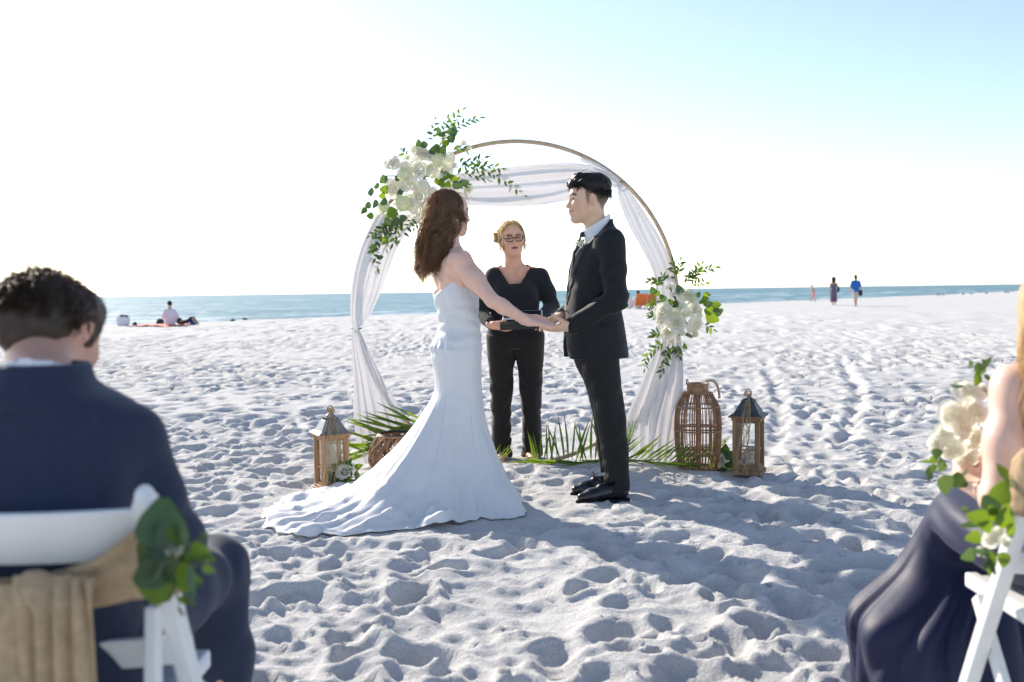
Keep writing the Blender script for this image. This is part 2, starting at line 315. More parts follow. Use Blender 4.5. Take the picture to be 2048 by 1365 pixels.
# ------------------------------------------------------------------ implicit-surface modeller for bodies and clothes
def rz3(a): c, s = math.cos(a), math.sin(a); return np.array([[c, -s, 0], [s, c, 0], [0, 0, 1.]])
def rx3(a): c, s = math.cos(a), math.sin(a); return np.array([[1., 0, 0], [0, c, -s], [0, s, c]])
def ry3(a): c, s = math.cos(a), math.sin(a); return np.array([[c, 0, s], [0, 1., 0], [-s, 0, c]])
def refine(lo, hi, coarse, fine, bands):
    """axis samples: `fine` step inside the bands, `coarse` outside"""
    a = []; x = lo
    while x <= hi+1e-9:
        a.append(x); x += fine if any(p <= x <= q for p, q in bands) else coarse
    return np.array(a)
class SDF:
    def __init__(s): s.ops = []; s.lo = np.full(3, 9e9); s.hi = -s.lo; s.disp = []
    def _add(s, f, lo, hi, k, mode):
        lo = np.asarray(lo, float)-0.012; hi = np.asarray(hi, float)+0.012
        if mode == '+': s.lo = np.minimum(s.lo, lo); s.hi = np.maximum(s.hi, hi)
        s.ops.append((f, lo-k*1.2, hi+k*1.2, k, mode)); return s
    def cone(s, a, b, ra, rb, k=0.02, mode='+', sq=None):
        a = np.array(a, float); b = np.array(b, float); d = b-a; dd = np.dot(d, d)+1e-12; S = np.array(sq if sq else (1, 1, 1.), float)
        def f(x, y, z):
            t = np.clip(((x-a[0])*d[0]+(y-a[1])*d[1]+(z-a[2])*d[2])/dd, 0, 1)
            return np.sqrt(((x-a[0]-t*d[0])/S[0])**2+((y-a[1]-t*d[1])/S[1])**2+((z-a[2]-t*d[2])/S[2])**2)-(ra+(rb-ra)*t)
        m = max(ra, rb)*max(S); return s._add(f, np.minimum(a, b)-m, np.maximum(a, b)+m, k, mode)
    def chain(s, pts, rad, k=0.02, mode='+', sq=None):
        for i in range(len(pts)-1): s.cone(pts[i], pts[i+1], rad[i], rad[i+1], k, mode, sq)
        return s
    def ell(s, c, r, k=0.02, mode='+', rot=None):
        c = np.array(c, float); r = np.array(r, float) if np.ndim(r) else np.full(3, float(r)); Q = None if rot is None else np.array(rot).T
        def f(x, y, z):
            x, y, z = x-c[0], y-c[1], z-c[2]
            if Q is not None: x, y, z = Q[0, 0]*x+Q[0, 1]*y+Q[0, 2]*z, Q[1, 0]*x+Q[1, 1]*y+Q[1, 2]*z, Q[2, 0]*x+Q[2, 1]*y+Q[2, 2]*z
            k0 = np.sqrt((x/r[0])**2+(y/r[1])**2+(z/r[2])**2); k1 = np.sqrt((x/r[0]**2)**2+(y/r[1]**2)**2+(z/r[2]**2)**2)+1e-9
            return k0*(k0-1)/k1
        m = r if Q is None else np.full(3, r.max()); return s._add(f, c-m, c+m, k, mode)
    def loft(s, secs, k=0.02, mode='+', cap=0.0, p=2.0):
        """secs: rows z, cx, cy, rx, ry - stack of (super)elliptic sections along z"""
        S = np.array(sorted(secs), float); zz = S[:, 0]
        def f(x, y, z):
            zf = np.clip(z, zz[0], zz[-1])
            zu = np.linspace(zz[0], zz[-1], 160)
            def cub(v):                                         # smooth interpolation
                m = np.gradient(v, zz); i = np.clip(np.searchsorted(zz, zu, side='right')-1, 0, len(zz)-2); h = zz[i+1]-zz[i]; t = (zu-zz[i])/h
                return (2*t**3-3*t**2+1)*v[i]+(t**3-2*t**2+t)*h*m[i]+(-2*t**3+3*t**2)*v[i+1]+(t**3-t**2)*h*m[i+1]
            cx, cy, rx, ry = [np.interp(zf, zu, cub(S[:, j])) for j in (1, 2, 3, 4)]
            q = (np.abs((x-cx)/rx)**p+np.abs((y-cy)/ry)**p)**(1/p)
            d = (q-1)*np.minimum(rx, ry)
            e = np.maximum(zz[0]-z, z-zz[-1])
            return np.maximum(d, e)
        lo = (min(S[:, 1]-S[:, 3]), min(S[:, 2]-S[:, 4]), zz[0]); hi = (max(S[:, 1]+S[:, 3]), max(S[:, 2]+S[:, 4]), zz[-1])
        return s._add(f, np.array(lo)-0.02, np.array(hi)+0.02, k, mode)
    def box(s, c, h, k=0.01, mode='+', rot=None, rd=0.005):
        c = np.array(c, float); h = np.array(h, float); Q = None if rot is None else np.array(rot).T
        def f(x, y, z):
            x, y, z = x-c[0], y-c[1], z-c[2]
            if Q is not None: x, y, z = Q[0, 0]*x+Q[0, 1]*y+Q[0, 2]*z, Q[1, 0]*x+Q[1, 1]*y+Q[1, 2]*z, Q[2, 0]*x+Q[2, 1]*y+Q[2, 2]*z
            qx, qy, qz = np.abs(x)-h[0]+rd, np.abs(y)-h[1]+rd, np.abs(z)-h[2]+rd
            return np.sqrt(np.maximum(qx, 0)**2+np.maximum(qy, 0)**2+np.maximum(qz, 0)**2)+np.minimum(np.maximum(qx, np.maximum(qy, qz)), 0)-rd
        m = h if Q is None else np.full(3, np.linalg.norm(h)); return s._add(f, c-m, c+m, k, mode)
    def func(s, f, lo, hi, k=0.01, mode='+'): return s._add(f, lo, hi, k, mode)
    def noise(s, f): s.disp.append(f); return s
    def mesh(s, ax, ay, az):
        Fld = np.full((len(ax), len(ay), len(az)), 0.5, np.float32)
        for f, lo, hi, k, mode in s.ops:
            sl = []
            for a, l, h in ((ax, lo[0], hi[0]), (ay, lo[1], hi[1]), (az, lo[2], hi[2])):
                i0, i1 = np.searchsorted(a, [l, h]); sl.append(slice(max(i0-1, 0), min(i1+1, len(a))))
            if any(q.stop-q.start < 1 for q in sl): continue
            x, y, z = ax[sl[0]][:, None, None], ay[sl[1]][None, :, None], az[sl[2]][None, None, :]
            d = f(x, y, z).astype(np.float32); c = Fld[tuple(sl)]; d = np.broadcast_to(d, c.shape)
            if mode == '+': h = np.clip(k-np.abs(c-d), 0, None)/k; Fld[tuple(sl)] = np.minimum(c, d)-h*h*k*0.25
            elif mode == '-': d = -d; h = np.clip(k-np.abs(c-d), 0, None)/k; Fld[tuple(sl)] = np.maximum(c, d)+h*h*k*0.25
            else: h = np.clip(k-np.abs(c-d), 0, None)/k; Fld[tuple(sl)] = np.maximum(c, d)+h*h*k*0.25
        if s.disp:
            m = np.nonzero(np.abs(Fld) < 0.06)
            x, y, z = ax[m[0]], ay[m[1]], az[m[2]]
            for f in s.disp: Fld[m] += f(x, y, z).astype(np.float32)
        return surface_nets(Fld, ax, ay, az)
    def auto(s, step, fine=None, bx=(), by=(), bz=()):
        fine = fine or step; pad = step*2
        return s.mesh(refine(s.lo[0]-pad, s.hi[0]+pad, step, fine, bx), refine(s.lo[1]-pad, s.hi[1]+pad, step, fine, by), refine(s.lo[2]-pad, s.hi[2]+pad, step, fine, bz))
def surface_nets(Fl, ax, ay, az):
    S = Fl < 0; nx, ny, nz = Fl.shape
    cnt = np.zeros((nx-1, ny-1, nz-1), np.int8)
    for a in (0, 1):
        for b in (0, 1):
            for c in (0, 1): cnt += S[a:nx-1+a, b:ny-1+b, c:nz-1+c]
    cells = np.argwhere((cnt > 0) & (cnt < 8)); ids = np.full(cnt.shape, -1, np.int32); ids[tuple(cells.T)] = np.arange(len(cells))
    P = np.zeros((len(cells), 3)); N = np.zeros(len(cells)); i, j, k = cells.T; A = (ax, ay, az)
    cor = [(a, b, c) for a in (0, 1) for b in (0, 1) for c in (0, 1)]
    for u in cor:
        for axi in range(3):
            if u[axi]: continue
            v = list(u); v[axi] = 1
            f0 = Fl[i+u[0], j+u[1], k+u[2]]; f1 = Fl[i+v[0], j+v[1], k+v[2]]; m = (f0 < 0) != (f1 < 0)
            t = np.where(m, f0/np.where(m, f0-f1, 1), 0)
            p0 = np.stack([A[0][i+u[0]], A[1][j+u[1]], A[2][k+u[2]]], 1); p1 = np.stack([A[0][i+v[0]], A[1][j+v[1]], A[2][k+v[2]]], 1)
            P += np.where(m[:, None], p0+(p1-p0)*t[:, None], 0); N += m
    P /= np.maximum(N, 1)[:, None]; faces = []
    for axi in range(3):
        o1, o2 = (axi+1) % 3, (axi+2) % 3
        a = [slice(None)]*3; b = [slice(None)]*3; a[axi] = slice(0, -1); b[axi] = slice(1, None)
        for q in (o1, o2): a[q] = slice(1, -1); b[q] = slice(1, -1)
        e = np.argwhere(S[tuple(a)] != S[tuple(b)]); e[:, o1] += 1; e[:, o2] += 1
        flip = S[tuple(e.T)]
        c = []
        for d1, d2 in ((-1, -1), (0, -1), (0, 0), (-1, 0)):
            q = e.copy(); q[:, o1] += d1; q[:, o2] += d2; c.append(ids[tuple(q.T)])
        f = np.stack(c, 1); f[~flip] = f[~flip][:, ::-1]; faces.append(f)
    F = np.concatenate(faces); F = F[(F >= 0).all(1)]
    return P, F
def relax(V, F, it=1, lam=0.5):
    a = np.concatenate([F[:, 0], F[:, 1], F[:, 2], F[:, 3]]); b = np.concatenate([F[:, 1], F[:, 2], F[:, 3], F[:, 0]]); n = len(V)
    dg = np.bincount(a, minlength=n)+np.bincount(b, minlength=n)+1e-9
    for _ in range(it):
        M = np.stack([np.bincount(a, V[b, c], n)+np.bincount(b, V[a, c], n) for c in range(3)], 1)/dg[:, None]
        V = V+(M-V)*lam
    return V
def segdist(P, a, b):
    a = np.array(a, float); b = np.array(b, float); d = b-a; t = np.clip(((P-a) @ d)/(d @ d), 0, 1)
    return np.linalg.norm(P-a-t[:, None]*d, axis=1)

# ---- head, in a frame whose origin is the middle of the head, facing +Y, Z up
def add_head(S, c, rot, sc_=1.0, fem=False, smile=0.0, neck=True, old=0.0, openm=0.0, k=1.0, noses=1.0):
    c = np.array(c, float); T = lambda p: c+rot @ (np.array(p, float)*sc_)
    E = lambda p, r, kk=0.02, mode='+', q=None: S.ell(T(p), np.array(r)*sc_, kk, mode, rot if q is None else rot @ q)
    K = lambda a, b, ra, rb, kk=0.02, mode='+': S.cone(T(a), T(b), ra*sc_, rb*sc_, kk, mode)
    E((0, -0.018, 0.030), (0.074, 0.096, 0.083))                        # cranium
    E((0, 0.022, 0.035), (0.064, 0.066, 0.062), 0.03)                   # forehead
    E((0, 0.030, -0.028), (0.060 if not fem else 0.056, 0.060, 0.080), 0.03)   # face
    for sx in (-1, 1):
        K((sx*0.050, -0.004, -0.050), (sx*0.016, 0.062, -0.096), 0.022 if not fem else 0.018, 0.018, 0.03)   # jaw line
        E((sx*0.037, 0.060, -0.022), (0.026, 0.026, 0.024), 0.025)      # cheekbone
    E((0, 0.076, -0.096), (0.021, 0.017, 0.017), 0.022)                 # chin
    K((-0.030, 0.076, 0.024), (0.030, 0.076, 0.024), 0.012 if not fem else 0.010, 0.012 if not fem else 0.010, 0.02)   # brow
    for sx in (-1, 1): E((sx*0.032, 0.096, 0.004), (0.019, 0.013, 0.013), 0.014, '-')
    for sx in (-1, 1):
        E((sx*0.0315, 0.0735, 0.004), (0.0135,)*3, 0.004)
        K((sx*0.020, 0.0845, 0.011), (sx*0.046, 0.0765, 0.009), 0.0042, 0.0042, 0.006)
    K((0, 0.083, 0.014), (0, 0.103*(0.97+0.03*noses), -0.024), 0.0085, 0.0115, 0.014)          # nose
    E((0, 0.107*(0.97+0.03*noses), -0.028), (0.0105, 0.010, 0.009), 0.008)
    for sx in (-1, 1): E((sx*0.0125, 0.097, -0.031), (0.0075, 0.009, 0.007), 0.007)
    E((0, 0.078, -0.060), (0.027, 0.020, 0.024), 0.02)                  # mouth mound
    sm = smile*0.007
    for sx in (-1, 1):
        K((0, 0.0965, -0.0525-openm*0), (sx*(0.021+smile*0.005), 0.083, -0.058+sm), 0.0052, 0.0030, 0.006)
        K((0, 0.0945, -0.0655-openm*0.008), (sx*(0.020+smile*0.005), 0.082, -0.060+sm), 0.0062, 0.0030, 0.006)
    K((-0.020, 0.093, -0.0595-openm*0.003), (0.020, 0.093, -0.0595-openm*0.003), 0.0016+openm*0.004, 0.0016+openm*0.004, 0.004, '-')
    for sx in (-1, 1):                                                  # ears
        q = rz3(sx*-0.35) @ rx3(-0.18)
        E((sx*0.079, -0.012, -0.004), (0.0115, 0.020, 0.032), 0.006, '+', q)
        E((sx*0.092, -0.009, 0.001), (0.0095, 0.0115, 0.020), 0.004, '-', q)
    if neck:
        K((0, -0.020, -0.030), (0, -0.036, -0.165), 0.053 if not fem else 0.045, 0.058 if not fem else 0.046, 0.03)
    return T
def face_colors(V, c, rot, sc_, skin, lip, brow=(0.03, 0.02, 0.015), hairline=None, smile=0.0, blush=0.25, eye=(0.02, 0.015, 0.012)):
    Q = ((V-np.array(c)) @ rot)/sc_; C = np.tile(np.array(skin, float), (len(V), 1))
    def mixc(wt, col): C[:] = C*(1-wt[:, None])+np.array(col)*wt[:, None]
    sm = smile*0.007
    for sx in (-1, 1):
        mixc(blush*np.exp(-(np.linalg.norm(Q-np.array([sx*0.043, 0.07, -0.028]), axis=1)/0.022)**2), (skin[0], skin[1]*0.66, skin[2]*0.62))
        mixc(0.35*np.exp(-(np.linalg.norm(Q-np.array([sx*0.08, -0.012, 0.0]), axis=1)/0.03)**2), (skin[0], skin[1]*0.72, skin[2]*0.68))
        for a, b in (((0, 0.0965, -0.054), (sx*(0.021+smile*.005), 0.083, -0.058+sm)), ((0, 0.0945, -0.065), (sx*(0.020+smile*.005), 0.082, -0.060+sm))):
            mixc(0.9*(1-sstep(0.0055, 0.009, segdist(Q, a, b))), lip)
        d = np.minimum(segdist(Q, (sx*0.014, 0.090, 0.026), (sx*0.034, 0.087, 0.031)), segdist(Q, (sx*0.034, 0.087, 0.031), (sx*0.052, 0.070, 0.026)))
        mixc(0.85*(1-sstep(0.004, 0.0085, d)), brow)
        d = np.minimum(segdist(Q, (sx*0.019, 0.087, 0.006), (sx*0.033, 0.089, 0.0075)), segdist(Q, (sx*0.033, 0.089, 0.0075), (sx*0.047, 0.079, 0.005)))
        mixc(0.95*(1-sstep(0.0025, 0.0055, d)), eye)
        mixc(0.8*(1-sstep(0.003, 0.0055, np.linalg.norm(Q-np.array([sx*0.0315, 0.088, 0.0025]), axis=1))), eye)
    return C, Q
def hand(S, wrist, mat3, side=1, curl=0.5, size=1.0, spread=0.15, thumb=(0.7, 0.35), k=0.006, wr=0.026):
    """wrist point; mat3 columns: x across the palm (towards the thumb when side=+1), y along the fingers, z out of the back of the hand"""
    w = np.array(wrist, float); Mx = np.array(mat3, float); T = lambda p: w+Mx @ (np.array(p, float)*size)
    S.cone(T((0, -0.03, 0)), T((0, 0.015, 0)), wr*size, 0.024*size, 0.015)
    for sx, yy in ((-0.026, 0.078), (-0.009, 0.085), (0.009, 0.088), (0.026, 0.084)):
        S.cone(T((sx*0.62, 0.012, 0)), T((sx, yy, 0.002)), 0.0165*size, 0.0115*size, 0.012)
    S.ell(T((0.026*side, 0.03, -0.008)), np.array((0.016, 0.03, 0.014))*size, 0.012, '+', Mx)
    for i, (sx, yy, ln) in enumerate(((-0.027, 0.08, 0.062), (-0.009, 0.087, 0.074), (0.009, 0.089, 0.079), (0.027, 0.085, 0.072))):
        if side < 0: pass
        f = sx*side
        ln2 = ln if True else ln
        p = np.array([f, yy, 0.002]); ang = 0.0; pts = [p]
        ls = (0.45*ln2, 0.30*ln2, 0.25*ln2)
        cc = curl[i] if np.ndim(curl) else curl
        for q, l in enumerate(ls):
            ang -= cc*(0.75, 0.95, 0.7)[q]
            p = p+np.array([f*spread*6*l, l*math.cos(ang), l*math.sin(ang)]); pts.append(p)
        S.chain([T(q) for q in pts], [0.0098*size, 0.0088*size, 0.0080*size, 0.0068*size], k)
    a, bnd = thumb
    p0 = np.array([0.024*side, 0.018, -0.006]); d1 = np.array([math.sin(a)*side, math.cos(a), -bnd]); d1 /= np.linalg.norm(d1)
    d2 = np.array([math.sin(a*0.45)*side, math.cos(a*0.45), -bnd*1.3]); d2 /= np.linalg.norm(d2)
    S.chain([T(p0), T(p0+d1*0.042), T(p0+d1*0.042+d2*0.03), T(p0+d1*0.042+d2*0.052)], [0.0145*size, 0.0115*size, 0.0100*size, 0.0080*size], 0.008)
    return T
def frame(y, z):
    """3x3 with columns x,y,z from a finger direction and a rough back-of-hand normal"""
    y = np.array(y, float); y /= np.linalg.norm(y); z = np.array(z, float); z = z-y*np.dot(z, y); z /= np.linalg.norm(z)
    return np.stack([np.cross(y, z), y, z], 1)
def folds(amp, freq, dirv, center=None, rad=None, seed=0, warp=0.6, sharp=1.0):
    """cloth creases: warped ripples running across dirv, strongest around center"""
    dv = np.array(dirv, float); dv /= np.linalg.norm(dv)
    def f(x, y, z):
        wv = warp*fbm(x*9, y*9, z*9, 2, seed)
        s = np.sin((x*dv[0]+y*dv[1]+z*dv[2])*freq+wv*5)
        m = 0.5+0.5*vnoise(x*7+3, y*7, z*7, seed+5)
        e = 1.0 if center is None else np.exp(-(((x-center[0])**2+(y-center[1])**2+(z-center[2])**2)/rad**2))
        return -amp*np.sign(s)*np.abs(s)**sharp*m*e
    return f
# ---- loose strands (hair): each strand a thin tapered ribbon-tube following a polyline field
def strands(name, roots_pts, rad, mat_, parent, sides=3):
    """roots_pts (n,m,3)"""
    P = np.asarray(roots_pts, float); n_, m_ = P.shape[:2]
    T = np.gradient(P, axis=1); T /= np.linalg.norm(T, axis=2, keepdims=True)+1e-9
    ref = np.broadcast_to(np.array([0.31, 0.83, 0.46]), T.shape); u = np.cross(T, ref); u /= np.linalg.norm(u, axis=2, keepdims=True)+1e-9; v = np.cross(T, u)
    tt = np.linspace(0, 1, m_); rr = (np.minimum(1, (1-tt)*3.5+0.12))[None, :]*np.asarray(rad).reshape(-1, 1)
    rings = []
    for s_ in range(sides):
        a = 2*math.pi*s_/sides; rings.append(P+rr[..., None]*(math.cos(a)*u+math.sin(a)*v))
    V = np.stack(rings, 2).reshape(-1, 3); base = np.arange(n_*m_*sides).reshape(n_, m_, sides); F = []
    for s_ in range(sides):
        t_ = (s_+1) % sides; F.append(np.stack([base[:, :-1, s_], base[:, :-1, t_], base[:, 1:, t_], base[:, 1:, s_]], -1).reshape(-1, 4))
    return mesh_np(name, V, np.concatenate(F), mat_, parent)
# ------------------------------------------------------------------ leaves and petals
M_petal = thin_mat('cream_petal', (0.87, 0.86, 0.79), (0.94, 0.93, 0.83), 0.56, 0.55, var=0.05, vscale=40)
M_petal2 = thin_mat('blush_petal', (0.86, 0.84, 0.77), (0.94, 0.92, 0.83), 0.56, 0.55, var=0.06, vscale=40)
M_petal3 = thin_mat('greenish_white_petal', (0.82, 0.835, 0.69), (0.90, 0.92, 0.64), 0.42, 0.55, var=0.08, vscale=50)
M_leafdark = thin_mat('deep_green_leaf', (0.030, 0.068, 0.026), (0.14, 0.26, 0.02), 0.26, 0.35, var=0.3, vscale=25, spec=0.5)
M_leafeuc = thin_mat('eucalyptus_leaf', (0.060, 0.110, 0.065), (0.18, 0.30, 0.05), 0.26, 0.45, var=0.25, vscale=20)
M_leafpale = thin_mat('bright_green_leaf', (0.075, 0.15, 0.022), (0.30, 0.44, 0.02), 0.40, 0.4, var=0.25, vscale=25)
M_palm = thin_mat('palm_leaf', (0.055, 0.115, 0.022), (0.30, 0.42, 0.03), 0.35, 0.4, var=0.25, vscale=18)
M_stem = mat('green_stem', (0.10, 0.13, 0.05), 0.6, 0.3)
def leaf_pts(ln, wd, cup=0.15, n=5, bend=0.2, round_=0.0):
    t = np.linspace(0, 1, n+1); wv = wd/2*np.sin(np.pi*np.clip(t, 0, 1)**(0.75 if not round_ else 0.62))**(1.0 if not round_ else 0.62)
    wv[0] = wd*0.02; wv[-1] = wd*0.01 if not round_ else wd*0.12
    y = t*ln; z = -bend*ln*t*t
    G = np.zeros((n+1, 3, 3))
    for j, sx in enumerate((-1, 0, 1)): G[:, j, 0] = sx*wv; G[:, j, 1] = y; G[:, j, 2] = z+abs(sx)*cup*wv
    return G
def orient(d, up=(0, 0, 1)):
    d = np.array(d, float); d /= np.linalg.norm(d); u = np.array(up, float); u = u-d*np.dot(u, d)
    if np.linalg.norm(u) < 1e-3: u = np.array([1., 0, 0])-d*d[0]
    u /= np.linalg.norm(u); return np.stack([np.cross(d, u), d, u], 1)
def leaf_into(b, p, d, ln, wd, up=(0, 0, 1), bend=0.15, cup=0.3, round_=0.0):
    G = leaf_pts(ln, wd, cup, 5, bend, round_); b.grid((G.reshape(-1, 3) @ orient(d, up).T+np.array(p)).reshape(G.shape))
def leaf_mesh(name, ln, wd, m, cup=0.3, bend=0.15, round_=0.0, n=6):
    b = MB(); b.grid(leaf_pts(ln, wd, cup, n, bend, round_)); o = b.build(name, m, None, True); me = o.data; bpy.data.objects.remove(o); return me
def inst(name, me, p, rot3, parent, s=1.0):
    o = bpy.data.objects.new(name, me); M4 = Matrix(np.array(rot3).tolist()).to_4x4()
    o.matrix_local = Matrix.Translation(Vector(np.array(p).tolist())) @ M4 @ Matrix.Diagonal((s, s, s, 1)); return link(o, parent)
def rose_mesh(name, m, seed, R0=0.045, npet=34, openn=1.0):
    """garden rose facing +Z: cupped petals spiralling out from a tight heart"""
    r = np.random.default_rng(seed); b = MB()
    for i in range(npet):
        f = i/(npet-1); az = i*2.399963+r.normal()*0.15; rad = R0*(0.07+0.62*f**0.8); tilt = (-0.10+1.02*f**1.5*openn)+r.normal()*0.08    # 0 upright, 1.2 open
        hgt = R0*(0.80+0.25*f)*(1+0.10*r.normal()); wid = R0*(0.50+1.0*f)
        nu, nv = 6, 5; u = np.linspace(-1, 1, nu+1); v = np.linspace(0, 1, nv+1); U, V_ = np.meshgrid(u, v, indexing='ij')
        wv = np.sin(np.pi*(0.10+0.62*V_)); half = wid*0.5*wv
        ang = U*half/np.maximum(rad+0.35*R0, 1e-4)*0.95
        curl = tilt*V_+0.50*f*V_**5
        rr = rad+hgt*V_*np.sin(np.clip(curl, -0.4, 1.45))+0.10*R0*np.sin(V_*np.pi)*(1+f)
        zz = hgt*V_*np.cos(np.clip(curl, -0.4, 1.45))*(1-0.10*U*U*V_)-R0*0.42*f+0.012*R0*np.sin(U*7+i)*V_
        G = np.stack([np.cos(az+ang)*rr, np.sin(az+ang)*rr, zz], -1); b.grid(G)
    b.ell((0, 0, -R0*0.15), (R0*0.5, R0*0.5, R0*0.45), 10, 6)
    o = b.build(name, m, None, True); me = o.data; bpy.data.objects.remove(o); return me
def hydrangea_mesh(name, m, seed, R0=0.06, nf=95):
    r = np.random.default_rng(seed); b = MB()
    for i in range(nf):
        zc = 1-1.55*i/(nf-1); az = i*2.399963; q = math.sqrt(max(0, 1-zc*zc)); d = np.array([q*math.cos(az), q*math.sin(az), zc]); d += r.normal(size=3)*0.10; d /= np.linalg.norm(d)
        p = d*R0*(1+0.10*r.normal()); O = orient(np.cross(d, r.normal(size=3)), d)
        for k in range(4):
            a = k*math.pi/2; e = np.array([math.cos(a), math.sin(a)]); f = np.array([-e[1], e[0]]); s = R0*0.23
            pts = [(0, 0, 0), tuple(s*(0.55*e+0.45*f))+(0.2*s,), tuple(s*1.02*e)+(0.12*s,), tuple(s*(0.55*e-0.45*f))+(0.2*s,)]
            b.add(np.array(pts) @ O.T+p, [[0, 3, 2, 1]])
    b.ell((0, 0, 0), (R0*0.86,)*3, 12, 8)
    o = b.build(name, m, None, True); me = o.data; bpy.data.objects.remove(o); return me
ROSES = [rose_mesh('rose', M_petal, 1, 0.05, 34, 1.0), rose_mesh('rose', M_petal2, 2, 0.05, 38, 0.85), rose_mesh('rose', M_petal, 3, 0.05, 30, 1.1), rose_mesh('rose', M_petal2, 5, 0.05, 42, 0.9)]
BUDS = [rose_mesh('rosebud', M_petal, 8, 0.05, 16, 0.45), rose_mesh('rosebud', M_petal3, 9, 0.05, 14, 0.4)]
HYD = [hydrangea_mesh('hydrangea', M_petal3, 1), hydrangea_mesh('hydrangea', M_petal, 4)]
EUC = [leaf_mesh('eucalyptus_leaf', 1.0, 0.95, M_leafeuc, 0.2, 0.15, 1.0), leaf_mesh('eucalyptus_leaf', 1.0, 0.85, M_leafpale, 0.2, 0.1, 1.0), leaf_mesh('eucalyptus_leaf', 1.0, 0.95, M_leafdark, 0.25, 0.2, 1.0)]
RUS = [leaf_mesh('leaf', 1.0, 0.38, M_leafdark, 0.3, 0.15), leaf_mesh('leaf', 1.0, 0.40, M_leafpale, 0.3, 0.1), leaf_mesh('leaf', 1.0, 0.36, M_leafeuc, 0.3, 0.2)]
def sprig(parent, pts, nleaf, ln, r, name='ruscus_sprig', kinds=RUS, wts=(0.5, 0.3, 0.2), stem=0.0014, out=0.75, rnd=0.35):
    """a stem through pts (parent space) with alternate leaves; the leaves are sub-parts"""
    pts = np.array(pts, float); m = len(pts); tt = np.linspace(0, 1, m); fi = np.linspace(0, 1, 14); Pp = np.stack([np.interp(fi, tt, pts[:, k]) for k in range(3)], 1)
    Pp = np.stack([np.convolve(np.pad(Pp[:, k], 2, 'edge'), np.ones(5)/5, 'valid') for k in range(3)], 1); Pp[0] = pts[0]; Pp[-1] = pts[-1]
    b = MB(); b.tube(Pp, np.linspace(stem, stem*0.5, 14), 5); st = b.build(name, M_stem, parent, True)
    for i in range(nleaf):
        f = 0.12+0.88*(i+0.5)/nleaf if i < nleaf-1 else 1.0
        p = np.array([np.interp(f, fi, Pp[:, k]) for k in range(3)]); q = np.array([np.interp(min(f+0.04, 1.0), fi, Pp[:, k]) for k in range(3)])-np.array([np.interp(f-0.04, fi, Pp[:, k]) for k in range(3)]); q /= np.linalg.norm(q)+1e-9
        sd_ = np.cross(q, (0.1, -1, 0.15)); sd_ /= np.linalg.norm(sd_)+1e-9
        d = q*0.75+sd_*out*(1 if i % 2 else -1)+r.normal(size=3)*np.array([1, 0.5, 1])*rnd*0.6
        if i == nleaf-1: d = q
        nm = np.array([0, -1, 0.25])+r.normal(size=3)*0.4
        inst(kinds[0].name.split('.')[0], kinds[r.choice(len(kinds), p=wts)], p, orient(d, nm), st, ln*r.uniform(0.75, 1.2)*(1-0.25*f))
    return st
# ------------------------------------------------------------------ materials for people
def skin_mat(name): return mat(name, (0.6, 0.4, 0.3), 0.48, 0.35, attr=True, sss=0.25, var=0.05, vscale=30, bump=0.06, bscale=260, bdist=0.001)
M_skin = skin_mat('skin')
M_suit = mat('black_wool', (0.011, 0.012, 0.0145), 0.68, 0.25, sheen=0.07, var=0.15, vscale=40, bump=0.25, bscale=420, bdist=0.0012)
M_trou = mat('black_trouser_wool', (0.011, 0.0115, 0.0125), 0.68, 0.25, sheen=0.07, var=0.15, vscale=40, bump=0.2, bscale=420, bdist=0.0012)
M_shirt = mat('white_cotton', (0.80, 0.80, 0.82), 0.7, 0.25, bump=0.1, bscale=300, bdist=0.001)
M_tie = mat('black_silk', (0.012, 0.012, 0.022), 0.4, 0.5)
M_leather = mat('polished_black_leather', (0.010, 0.011, 0.014), 0.28, 0.55, bump=0.15, bscale=160, bdist=0.001)
M_sole = mat('black_rubber', (0.012, 0.012, 0.012), 0.8, 0.2)
M_blackhair = thin_mat('black_hair', (0.014, 0.011, 0.010), (0.16, 0.08, 0.05), 0.15, 0.48, spec=0.35, var=0.5, vscale=90)
M_brownhair = thin_mat('brown_hair', (0.19, 0.118, 0.072), (0.80, 0.52, 0.30), 0.45, 0.38, spec=0.5, var=0.35, vscale=30)
M_blondhair = thin_mat('blond_hair', (0.72, 0.57, 0.35), (0.92, 0.72, 0.44), 0.45, 0.4, spec=0.5, var=0.25, vscale=30)
M_gown = thin_mat('white_satin', (0.84, 0.845, 0.86), (0.84, 0.84, 0.84), 0.20, 0.45, spec=0.35, var=0.02, vscale=14)
M_blackknit = mat('black_knit', (0.016, 0.017, 0.021), 0.85, 0.2, sheen=0.15, bump=0.3, bscale=350, bdist=0.0015)
M_blacktrou = mat('black_stretch_trousers', (0.016, 0.014, 0.013), 0.8, 0.2, sheen=0.15, bump=0.2, bscale=300, bdist=0.0015)
M_dark = mat('dark_plastic', (0.012, 0.012, 0.013), 0.35, 0.5)
M_white_pl = mat('white_plastic', (0.8, 0.8, 0.8), 0.35, 0.5)
M_gold = mat('gold', (0.75, 0.52, 0.22), 0.25, 0.5, metal=1.0)
class Person:
    def __init__(s, loc, rz, label, cat='person', group=None):
        s.loc = np.array(loc, float); s.rz = rz; s.Q = rz3(rz); s.o = empty('person', loc, rz); tag(s.o, label, cat, group)
    def L(s, w): return (np.asarray(w, float)-s.loc) @ s.Q          # world -> local
    def part(s, name, VF, m, parent=None, it=1, cols=None, smooth=True):
        V, F = VF
        if it: V = relax(V, F, it)
        return mesh_np(name, V, F, m, parent or s.o, smooth, cols)
SKIN_A = (0.74, 0.485, 0.335); SKIN_B = (0.80, 0.515, 0.405); SKIN_C = (0.72, 0.40, 0.285)

# meeting points of the hands, in the world
HN = np.array(PX(1092, 652, 5.27)); HF = np.array(PX(1086, 636, 5.52))

